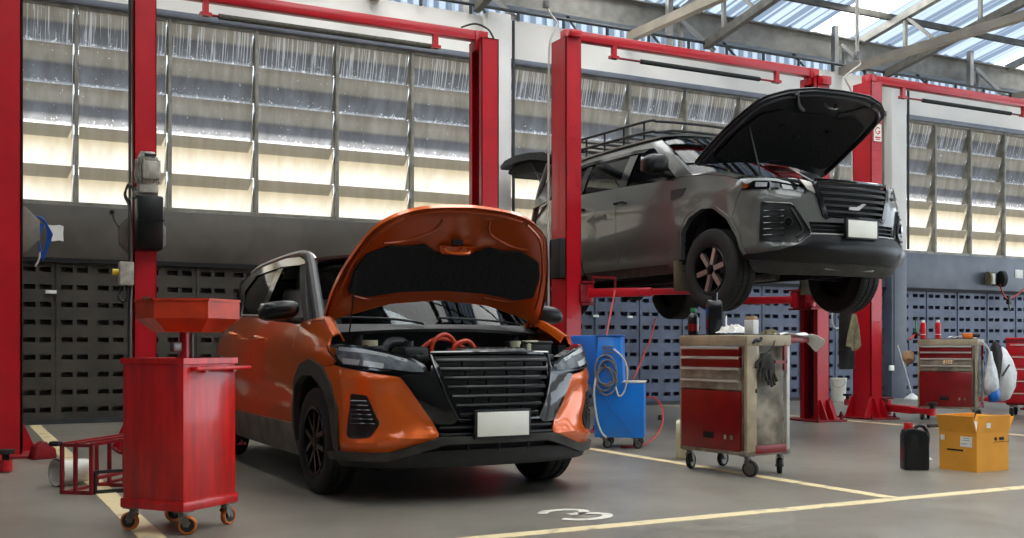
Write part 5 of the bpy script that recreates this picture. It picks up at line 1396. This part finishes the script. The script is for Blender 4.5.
def bottle(name, label, cat, loc, prof, m, cap, group=None, rz=0, sq=1.0, n=28, band=None):
    t = thing(name, label, cat, loc, rz, group)
    mb = MB().lathe(prof, (0, 0, 0), (0, 0, 1), n)
    for v in mb.bm.verts: v.co.y *= sq
    mb.build('body', m, t)
    r, z0, z1, cm = cap
    cp = MB().cyl((0, 0, z0), (0, 0, z1), r, n=16); cp.build('cap', cm, t)
    if band:
        b0, b1, br, bmn = band
        lb = MB().lathe([(br, b0), (br, b1)], (0, 0, 0), (0, 0, 1), n)
        for v in lb.bm.verts: v.co.y *= sq
        lb.build('label_band', bmn, t)
    return t
bottle('oil_bottle', 'smaller dark oil bottle with red label on the centre cart', 'bottle', (4.90, 6.42, .996), [(0, 0), (.055, 0), (.06, .01), (.06, .12), (.05, .145), (.022, .165), (.020, .175), (0, .175)], 'jerry', (.022, .17, .20, 'green'), sq=.6, rz=.5, band=(.03, .08, .0612, 'drawer_red'))
bt = thing('oil_can', 'taller dark oil can with handle on the centre cart', 'oil can', (4.985, 6.285, .996), -.5)
MB().prism([(-.075, 0), (.075, 0), (.078, .19), (.04, .24), (.0, .26), (-.06, .25), (-.075, .21)], -.05, .05, Matrix(((0, 0, 1, 0), (1, 0, 0, 0), (0, 1, 0, 0), (0, 0, 0, 1))), bev=.012).build('body', 'jerry', bt)
MB().cyl((0, -.03, .24), (0, -.03, .31), .022, n=14).build('cap', 'jerry', bt)
MB().tube([(0, .00, .25), (0, .04, .275), (0, .075, .25), (0, .085, .16)], .014, 8).build('handle', 'jerry', bt)
MB().box((-.052, .0, .075), (.004, .09, .08)).build('label_panel', 'drawer_red', bt)
MB().box((-.052, -.0, .17), (.004, .08, .05)).build('label_panel', 'bluedark', bt)

def crumple(name, label, cat, loc, w, d, h, m, seed, n=12):
    rr = random.Random(seed); mb = MB()
    H = [[rr.random() for _ in range(n+1)] for _ in range(n+1)]
    def fn(u, v):
        i, j = int(round(u*n)), int(round(v*n)); e = min(1, 4*min(u, 1-u, v, 1-v)+.15)
        return (w*(u-.5)*(1-.1*H[j][i]), d*(v-.5)*(1-.1*H[i][j]), .004+h*e*(.25+.75*H[i][j]))
    mb.grid(fn, n, n, .003)
    return tag(mb.build(name, m, loc=loc), label, cat)
crumple('paper_towel', 'crumpled white paper towel on top of the centre cart', 'paper', (4.97, 6.045, .997), .17, .23, .07, 'paper', 3)
tag(MB().prism([(-.03, 0), (.035, .01), (.03, .07), (.0, .095), (-.035, .06)], 0, .004, Matrix.Translation((5.02, 6.19, 1.04)) @ Matrix.Rotation(-.6, 4, 'Z') @ Matrix(((.2, 0, 1, 0), (1, 0, 0, 0), (0, 1, 0, 0), (0, 0, 0, 1)))).build('paper_scrap', 'paper'), 'small white paper scrap standing by the tall oil can', 'paper')
bx = thing('cardboard_packet', 'small pale packet on the front corner of the centre cart', 'box', (5.0, 5.885, .997), .3)
MB().box((0, 0, .05), (.07, .075, .10), bev=.004).build('carton', 'paper', bx)
MB().box((0, 0, .112), (.05, .07, .025), bev=.004).build('flap', 'skinny', bx)
tag(MB().box((4.945, 5.795, .885), (.085, .006, .14), bev=.002).build('photo_card', 'jug'), 'pale card hooked on the corner post of the centre cart', 'card')
tag(MB().tube([(4.92, 5.785, .93), (4.95, 5.78, .955), (4.98, 5.78, .95), (5.0, 5.78, .97)], .012, 8).build('pliers', 'plastic'), 'dark pliers hooked over the card on the centre cart', 'tool')
# grease rag heap and cloth on the side shelf
crumple('shop_rag', 'brown crumpled rag on the side shelf of the centre cart', 'rag', (5.22, 5.94, .975), .16, .12, .055, 'rag', 5)
def towel():
    rr = random.Random(9)
    def fn(u, v):
        x = -.14+.40*u; y = -.10+.20*v
        z = .0; fall = max(0, x-.14)
        z -= .55*fall*(1+.6*math.sin(v*5-.5)); x -= .22*fall
        z += .010*math.sin(9*u+5*v)+.008*math.sin(17*v+3*u)
        return (x, y-.10*max(0, u-.5), z)
    return tag(MB().grid(fn, 22, 14, .004).build('towel', 'cloth_white', loc=(5.36, 5.93, .993)), 'white towel draped over the side shelf of the centre cart', 'towel')
towel()
def glove(name, label, loc, s, m):
    t = thing(name, label, 'glove', loc)
    mb = MB().prism([(-.045, 0), (.045, 0), (.05, -.06), (.045, -.11), (-.045, -.11), (-.05, -.06)], -.014, .014, Matrix(((s, 0, 0, 0), (0, 0, s, 0), (0, s, 0, 0), (0, 0, 0, 1))), bev=.008*s)
    mb.build('palm', m, t)
    for k, (x, l, dx) in enumerate(((-.036, .075, -.016), (-.012, .095, -.004), (.012, .09, .006), (.035, .07, .016))):
        MB().tube([(s*x, 0, -.10*s), (s*(x+dx*.5), -.004, s*(-.10-l*.5)), (s*(x+dx), -.012, s*(-.10-l))], .0115*s, 8).build('finger', m, t)
    MB().tube([(-.045*s, 0, -.045*s), (-.075*s, -.006, -.075*s), (-.085*s, -.012, -.11*s)], .013*s, 8).build('thumb', m, t)
    return t
g1 = glove('work_glove', 'grimy grey work glove hanging on the side of the centre cart', (5.045, 5.785, .86), 1.0, 'glove')
g1.rotation_euler = (0, .12, 0)
g2 = glove('work_glove', 'second grimy glove hanging lower behind the first', (5.085, 5.80, .82), 1.0, 'glove'); g2.rotation_euler = (0, -.2, .3)
tag(MB().tube([(5.13, 5.79, .95), (5.09, 5.775, .90), (5.05, 5.775, .87), (5.0, 5.775, .86)], .005, 6).build('cord', 'plastic'), 'thin dark cord holding the gloves on the centre cart', 'cord')
# milky jug behind the cart
jg = thing('jug', 'milky plastic jug standing behind the centre cart', 'jug', (5.265, 7.03, 0), .9+PI)
MB().prism([(-.075, 0), (.075, 0), (.08, .02), (.08, .22), (.05, .29), (-.01, .315), (-.05, .30), (-.078, .2), (-.08, .02)], -.06, .06, Matrix(((1, 0, 0, 0), (0, 0, 1, 0), (0, 1, 0, 0), (0, 0, 0, 1))), bev=.014).build('body', 'jug', jg)
MB().cyl((-.015, 0, .31), (-.015, 0, .35), .022, n=16).build('cap', 'plastic', jg)
MB().tube([(.0, 0, .31), (.06, 0, .30), (.095, 0, .24), (.085, 0, .16)], .012, 8).build('handle', 'jug', jg)

# ---- jerrycan and carton
jc = thing('jerrycan', 'black plastic jerrycan with red cap on the floor by the carton', 'jerrycan', (6.30, 5.60, 0), math.radians(-32))
MB().prism([(-.088, 0), (.088, 0), (.092, .02), (.092, .245), (.07, .285), (-.02, .31), (-.075, .30), (-.092, .26), (-.092, .02)], -.062, .062, Matrix(((1, 0, 0, 0), (0, 0, 1, 0), (0, 1, 0, 0), (0, 0, 0, 1))), bev=.012).build('body', 'jerry', jc)
MB().cyl((-.045, 0, .295), (-.045, 0, .345), .033, n=24).build('cap', 'redcap', jc)
MB().tube([(-.005, 0, .30), (.03, 0, .325), (.07, 0, .31), (.095, 0, .25), (.092, 0, .18)], .014, 8).build('handle', 'jerry', jc)
for s in (-1, 1): MB().prism([(-.07, .03), (.07, .03), (.07, .20), (-.07, .20)], s*.061, s*.065, Matrix(((1, 0, 0, 0), (0, 0, 1, 0), (0, 1, 0, 0), (0, 0, 0, 1)))).build('side_panel', 'jerry', jc)
MB().box((-.02, -.067, .215), (.05, .004, .10)).build('label_strip', 'plastic', jc)
MB().box((-.094, 0, .12), (.004, .05, .10)).build('label_strip', 'drawer_red', jc)

def carton():
    t = thing('carton', 'open yellow cardboard carton on the floor at the right', 'cardboard box', (6.715, 5.42, 0), math.radians(1))
    w, d, h, k = .35, .32, .28, .005
    b = MB().box((0, 0, k), (w, d, 2*k)).box((-w/2, 0, h/2), (k, d, h)).box((w/2, 0, h/2), (k, d, h)).box((0, -d/2, h/2), (w, k, h)).box((0, d/2, h/2), (w, k, h))
    b.build('box_body', 'card', t)
    for ax, s, L, a in (('x', -1, d, 17), ('x', 1, d, 30), ('y', -1, w, 8), ('y', 1, w, -14)):
        fh = .13
        m = Matrix.Translation((s*w/2 if ax == 'x' else 0, s*d/2 if ax == 'y' else 0, h))
        ang = math.radians(a)*s
        m = m @ (Matrix.Rotation(ang, 4, 'Y') if ax == 'x' else Matrix.Rotation(-ang, 4, 'X'))
        MB().box((0, 0, fh/2), (k, L, fh) if ax == 'x' else (L, k, fh), mtx=m).build('flap', 'card', t)
    lb = MB().box((-w/2-.004, -.075, .215), (.002, .10, .075)); lb.build('label_sticker', 'paper', t)
    MB().box((-w/2-.0055, -.06, .20), (.001, .05, .004)).box((-w/2-.0055, -.075, .225), (.001, .06, .004)).box((-w/2-.0055, -.08, .24), (.001, .05, .004)).build('label_print', 'hose_grey', t)
    MB().box((-w/2-.004, .13, .235), (.002, .035, .04)).build('label_sticker', 'paper', t)
    MB().box((-w/2-.004, .02, .15), (.002, .14, .012)).build('hand_slot', 'darkcloth', t)
    MB().cyl((.03, -d/2-.004, .235), (.03, -d/2, .235), .014, n=16).box((.095, -d/2-.004, .236), (.05, .003, .022)).build('printed_mark', 'darkcloth', t)
    MB().box((.09, -d/2-.004, .212), (.17, .002, .003)).build('printed_line', 'darkcloth', t)
    MB().box((-.06, -d/2+.0, .345), (.045, .002, .055), mtx=Matrix.Translation((0, -.012, 0))).build('white_tape', 'paper', t)
    return t
carton()
crumple('paper_waste', 'crumpled white paper inside the yellow carton', 'paper', (6.68, 5.44, .265), .16, .22, .10, 'paper', 21)
crumple('paper_scrap', 'white paper scrap on the floor behind the yellow carton', 'paper', (6.86, 6.05, .0), .18, .12, .05, 'paper', 22)
tag(MB().beam((9.6, 8.35, .02), (10.05, 8.25, .03), .05, .035, bev=.008).build('floor_tool', 'plastic'), 'dark tool lying on the floor behind the yellow carton', 'tool')

# ---- things on and round the right cart
def spray(loc, label):
    t = thing('spray_can', label, 'spray can', loc, 0, 'red spray cans on the right cart')
    MB().lathe([(0, 0), (.033, 0), (.034, .008), (.034, .18), (.030, .195), (.020, .20), (0, .20)], (0, 0, 0), (0, 0, 1), 24).build('can', 'redcap', t)
    MB().cyl((0, 0, .195), (0, 0, .232), .022, .020, n=18).build('cap', 'paper', t)
    MB().lathe([(.0345, .05), (.0345, .058)], (0, 0, 0), (0, 0, 1), 24).build('label_band', 'paper', t)
spray((10.60, 9.29, .996), 'left one of two red spray cans on the right cart')
spray((10.685, 9.14, .996), 'right one of two red spray cans on the right cart')
tr = thing('grease_gun', 'black tool with red handle hanging over the left end of the right cart', 'tool', (10.56, 9.36, .996), .4)
MB().cyl((-.06, 0, .06), (.10, 0, .06), .03, n=14).box((.0, 0, .03), (.05, .04, .06), bev=.008).build('body', 'plastic', tr)
MB().tube([(-.06, 0, .05), (-.12, .01, .02), (-.16, .02, -.01)], .012, 8).build('handle', 'redcap', tr)
gb = bottle('squeeze_bottle', 'slim green nozzle bottle at the left end of the right cart', 'bottle', (10.62, 9.42, .996), [(0, 0), (.022, 0), (.024, .10), (.010, .13), (.006, .25), (0, .25)], 'green', (.008, .24, .26, 'green'), n=16)
for i, (x, y, a, L) in enumerate(((10.80, 9.06, .5, .20), (10.78, 8.95, .1, .14))):
    t = thing('spanner', ('longer' if i == 0 else 'shorter')+' steel spanner lying on the right cart beside the spray cans', 'tool', (x, y, .998), a, 'spanners on the right cart')
    MB().beam((-L/2, 0, .012), (L/2, 0, .03), .018, .008).build('shank', 'aluminium', t)
    MB().lathe([(.020, -.005), (.020, .005), (.011, .005), (.011, -.005)], (L/2+.012, 0, .03), (0, 0, 1), 16, closed=True).build('ring', 'aluminium', t)
ot = thing('cordless_tool', 'orange and black hand tool on the right cart', 'tool', (10.875, 8.865, .996), -.5)
MB().box((0, 0, .035), (.12, .06, .07), bev=.018).build('housing', 'orange_tool', ot)
MB().cyl((.06, 0, .04), (.14, 0, .04), .024, n=14).build('nose', 'plastic', ot)
tag(MB().box((11.05, 8.96, 1.004), (.20, .10, .016), rz=.5, bev=.006).build('parts_tray', 'jug'), 'pale shallow tray at the right end of the right cart', 'tray')
gl3 = thing('work_glove', 'tan glove stuffed in a half open drawer of the right cart', 'glove', (10.61, 8.93, .70), .6)
MB().box((0, 0, .02), (.06, .11, .045), bev=.018).build('palm', 'skinny', gl3)
for k in range(4): MB().tube([(-.02, -.04+.027*k, .02), (-.05, -.042+.027*k, .015), (-.07, -.04+.026*k, -.01)], .011, 8).build('finger', 'skinny', gl3)
bag2 = thing('cloth_bundle', 'pale rolled bundle hanging at the left end of the right cart', 'bundle', (10.56, 9.48, .77), .5)
MB().lathe([(0, -.09), (.05, -.085), (.075, -.03), (.07, .04), (.045, .085), (0, .09)], (0, 0, 0), (.6, .2, .5), 16).build('roll', 'skinny', bag2)
MB().cyl((0, 0, .05), (.0, -.0, .20), .006, n=8).build('tie', 'plastic', bag2)
def sack(name, label, cat, loc, prof, m, seed, n=20, sq=.6, handle=None):
    rr = random.Random(seed); t = thing(name, label, cat, loc, math.radians(28.9))
    mb = MB().lathe(prof, (0, 0, 0), (0, 0, 1), n)
    for v in mb.bm.verts:
        a = math.atan2(v.co.y, v.co.x); k = 1+.10*math.sin(5*a+v.co.z*9)+.07*rr.uniform(-1, 1)
        v.co.x *= k; v.co.y *= k*sq
    mb.build('bag', m, t, ang=80)
    if handle: MB().tube(handle, .010, 8).build('handle', m, t)
    return t
# right side of the cart is its -y face: local (0,-.4) -> world
sack('plastic_bag', 'translucent plastic bag of blue waste hanging on the right cart', 'bag', (10.95, 8.60, .42), [(0, -.10), (.10, -.09), (.145, -.02), (.14, .08), (.10, .20), (.05, .33), (.025, .42), (.0, .43)], 'bag', 4, handle=[(0, -.0, .40), (-.02, .05, .50), (.0, .10, .54)])
sack('waste_bundle', 'blue rag bundle at the bottom of the hanging plastic bag', 'rag', (10.97, 8.57, .34), [(0, -.10), (.09, -.09), (.11, 0), (.08, .08), (0, .10)], 'bluedark', 6)
sack('jacket', 'dark jacket hanging on the side of the right cart', 'jacket', (11.14, 8.68, .62), [(0, -.16), (.09, -.13), (.14, .03), (.15, .18), (.12, .28), (.05, .34), (0, .35)], 'darkcloth', 8, sq=.45)
sack('cloth_sack', 'white cloth sack slung on the rear corner of the right cart', 'sack', (11.50, 8.86, .44), [(0, -.22), (.14, -.18), (.25, -.04), (.26, .14), (.19, .30), (.08, .42), (0, .46)], 'cloth_white', 11, sq=.55)
tag(MB().beam((11.16, 8.60, .55), (11.36, 8.66, .68), .02, .012).build('strap', 'plastic'), 'dark strap crossing the white cloth sack', 'strap')
cn = tag(MB().lathe([(.16, 0), (.16, .02), (.10, .025), (.03, .27), (.02, .28), (0, .28)], (0, 0, 0), (0, 0, 1), 28).build('funnel', 'jug', loc=(13.2, 10.75, 0)), 'pale cone on the floor behind the white sack', 'funnel')
# red cabinet cut by the right edge
rc = thing('tool_cabinet', 'red tool cabinet cut off by the right edge of the picture', 'cabinet', (12.35, 9.05, 0), math.radians(28.9))
MB().box((0, 0, .57), (.45, .60, .84), bev=.01).build('body', 'drawer_red', rc)
MB().box((0, 0, 1.0), (.47, .62, .03), bev=.006).build('top', 'lift_red', rc)
for k in range(5):
    d_ = MB().box((-.228, 0, .25+.155*k), (.02, .56, .145), bev=.004).build('drawer', 'lift_red', rc)
    MB().box((-.245, 0, .30+.155*k), (.014, .5, .012)).build('handle', 'aluminium', d_)
for x, y in ((-.17, .24), (-.17, -.24), (.17, .24), (.17, -.24)): caster(rc, x, y, .055, .3, 'rubber', .035, .15)

# ---- things by the back wall
bk = thing('bucket', 'white plastic bucket on the floor between the two right columns', 'bucket', (12.794, 12.923, 0))
MB().lathe([(0, 0), (.105, 0), (.11, .01), (.128, .36), (.134, .365), (.134, .385), (.125, .385), (.108, .03), (0, .03)], (0, 0, 0), (0, 0, 1), 28).build('pail', 'bucket', bk)
MB().tube([(.13*math.cos(a), .13*math.sin(a), .33) for a in [2*PI*k/20 for k in range(21)]], .006, 6).build('band', 'bucket', bk)
MB().tube([(0, -.13, .36), (0, -.145, .30), (-.08, -.12, .24), (-.12, -.03, .25), (-.13, .0, .33)], .004, 6).build('bail', 'steel', bk)
def hanging_rag():
    def fn(u, v):
        w = .03+.10*v
        return ((u-.5)*2*w+.01*math.sin(7*u), .02*math.sin(11*u+3*v)*v, -.42*v+.03*math.cos(2*PI*u)*v)
    return tag(MB().grid(fn, 14, 10, .004).build('hanging_rag', 'rag', loc=(9.707, 9.550, 1.296)), 'khaki rag hanging on the left side of the right red column', 'rag')
hanging_rag()
jk = tag(MB().grid(lambda u, v: ((u-.5)*(.20+.05*v), .05*math.sin(PI*u)*(-1)+.012*math.sin(9*u+4*v), -.78*v), 12, 12, .02).build('dark_overall', 'darkcloth', loc=(9.777, 9.750, 1.401)), 'dark overall hanging behind the khaki rag', 'clothing')
wr = thing('wall_reel', 'black cable reel on the wall band at the far right', 'cable reel', (17.096, 13.420, 2.145))
MB().lathe([(0, -.04), (.14, -.04), (.15, -.03), (.15, .03), (.14, .04), (0, .04)], (.17, -.10, 0), (.9, -.35, 0), 28).build('drum', 'plastic', wr)
MB().lathe([(0, -.012), (.13, -.012), (.13, .012), (0, .012)], (-.16, -.06, 0), (.9, -.35, 0), 28).build('flange', 'rag', wr)
MB().box((-.02, -.05, 0), (.07, .08, .20), bev=.01).build('mount', 'white', wr)
tag(MB().tube([(17.189, 13.300, 2.049), (17.272, 13.300, 1.866), (17.410, 13.300, 1.776), (17.606, 13.300, 1.836), (17.860, 13.300, 1.973)], .014, 8).build('cable', 'hose_red'), 'red cable drooping below the black wall reel', 'cable')
hk = thing('trailing_socket', 'dark cable socket hanging below the black wall reel', 'socket', (17.438, 13.300, 1.758))
MB().box((0, 0, 0), (.09, .06, .16), bev=.015).build('housing', 'plastic', hk)
MB().cyl((0, 0, -.08), (.02, 0, -.18), .02, n=10).build('plug', 'steel', hk)
tag(MB().box((17.885, 13.425, 2.263), (.22, .006, .16), bev=.002).build('wall_sticker', 'paper'), 'white sticker on the wall band at the right edge', 'sticker')
sk = thing('wall_socket', 'white wall socket low on the column behind the right lift', 'socket', (14.411, 13.310, 0.522))
MB().box((0, 0, 0), (.10, .04, .09), bev=.008).build('plate', 'white', sk)
MB().cyl((.06, 0, .0), (.06, 0, 1.9), .014, n=8).build('conduit', 'pipe_dark', sk)
mp = thing('mop', 'thin pole with a white cone head leaning by the vent wall', 'mop', (14.362, 12.821, 0))
MB().tube([(0, 0, .09), (-.05, .10, .5), (-.12, .2, .92)], .010, 8).build('pole', 'aluminium', mp)
MB().lathe([(.13, 0), (.13, .02), (.03, .10), (0, .11)], (0, 0, 0), (0, 0, 1), 20).build('head', 'cloth_white', mp)
pd_ = MB().lathe([(0, 0), (.055, 0), (.06, .01), (.06, .03), (.03, .035), (0, .035)], (0, 0, 0), (0, 0, 1), 20)
for k in range(2):
    tag(MB().box((0, 0, 0), (.10, .012, .035), bev=.005).build('label_tag', 'paper', loc=((8.473, 13.450, 1.350) if k == 0 else (9.078, 13.450, 1.343))), ('left' if k == 0 else 'right')+' small white tag on the vent wall above the blue machine', 'tag', 'small white tags on the vent wall')
for k in range(1):
    tag(MB().box((0, 0, 0), (.12, .012, .04), bev=.005).build('label_tag', 'paper', loc=(1.027, 13.450, 1.535)), 'small white tag on the vent wall under the paper patch', 'tag')
# ================================================================ LIGHT AND CAMERA
w = bpy.data.worlds.new('sky'); SC.world = w; w.use_nodes = True
nt = w.node_tree; bg = nt.nodes['Background']
bg.inputs[0].default_value = (.80, .90, 1.0, 1); bg.inputs[1].default_value = 1.0
sl = bpy.data.lights.new('sun', 'SUN'); sl.energy = 6.5; sl.angle = math.radians(1.5); sl.color = (1, .93, .82)
so = bpy.data.objects.new('sun', sl); COL.objects.link(so)
d = Vector((-.5, -1.0, -1.18)).normalized()
so.rotation_euler = d.to_track_quat('-Z', 'Y').to_euler(); so.location = (10, 25, 20)

cam = bpy.data.cameras.new('camera'); co = bpy.data.objects.new('camera', cam); COL.objects.link(co)
cam.sensor_width = 36; cam.lens = 36*1068/1024; cam.shift_y = 76/1024; cam.clip_start = .05; cam.clip_end = 200
co.location = (0, 0, .92); co.rotation_euler = (math.radians(90), 0, -math.radians(27.712))
SC.camera = co
SC.view_settings.view_transform = 'Standard'; SC.view_settings.look = 'None'; SC.view_settings.gamma = 1; SC.view_settings.use_curve_mapping = False
SC.view_settings.exposure = 1.72
SC.cycles.use_denoising = True
SC.cycles.max_bounces = 8; SC.cycles.diffuse_bounces = 5; SC.cycles.transparent_max_bounces = 12
SC.cycles.sample_clamp_indirect = 6
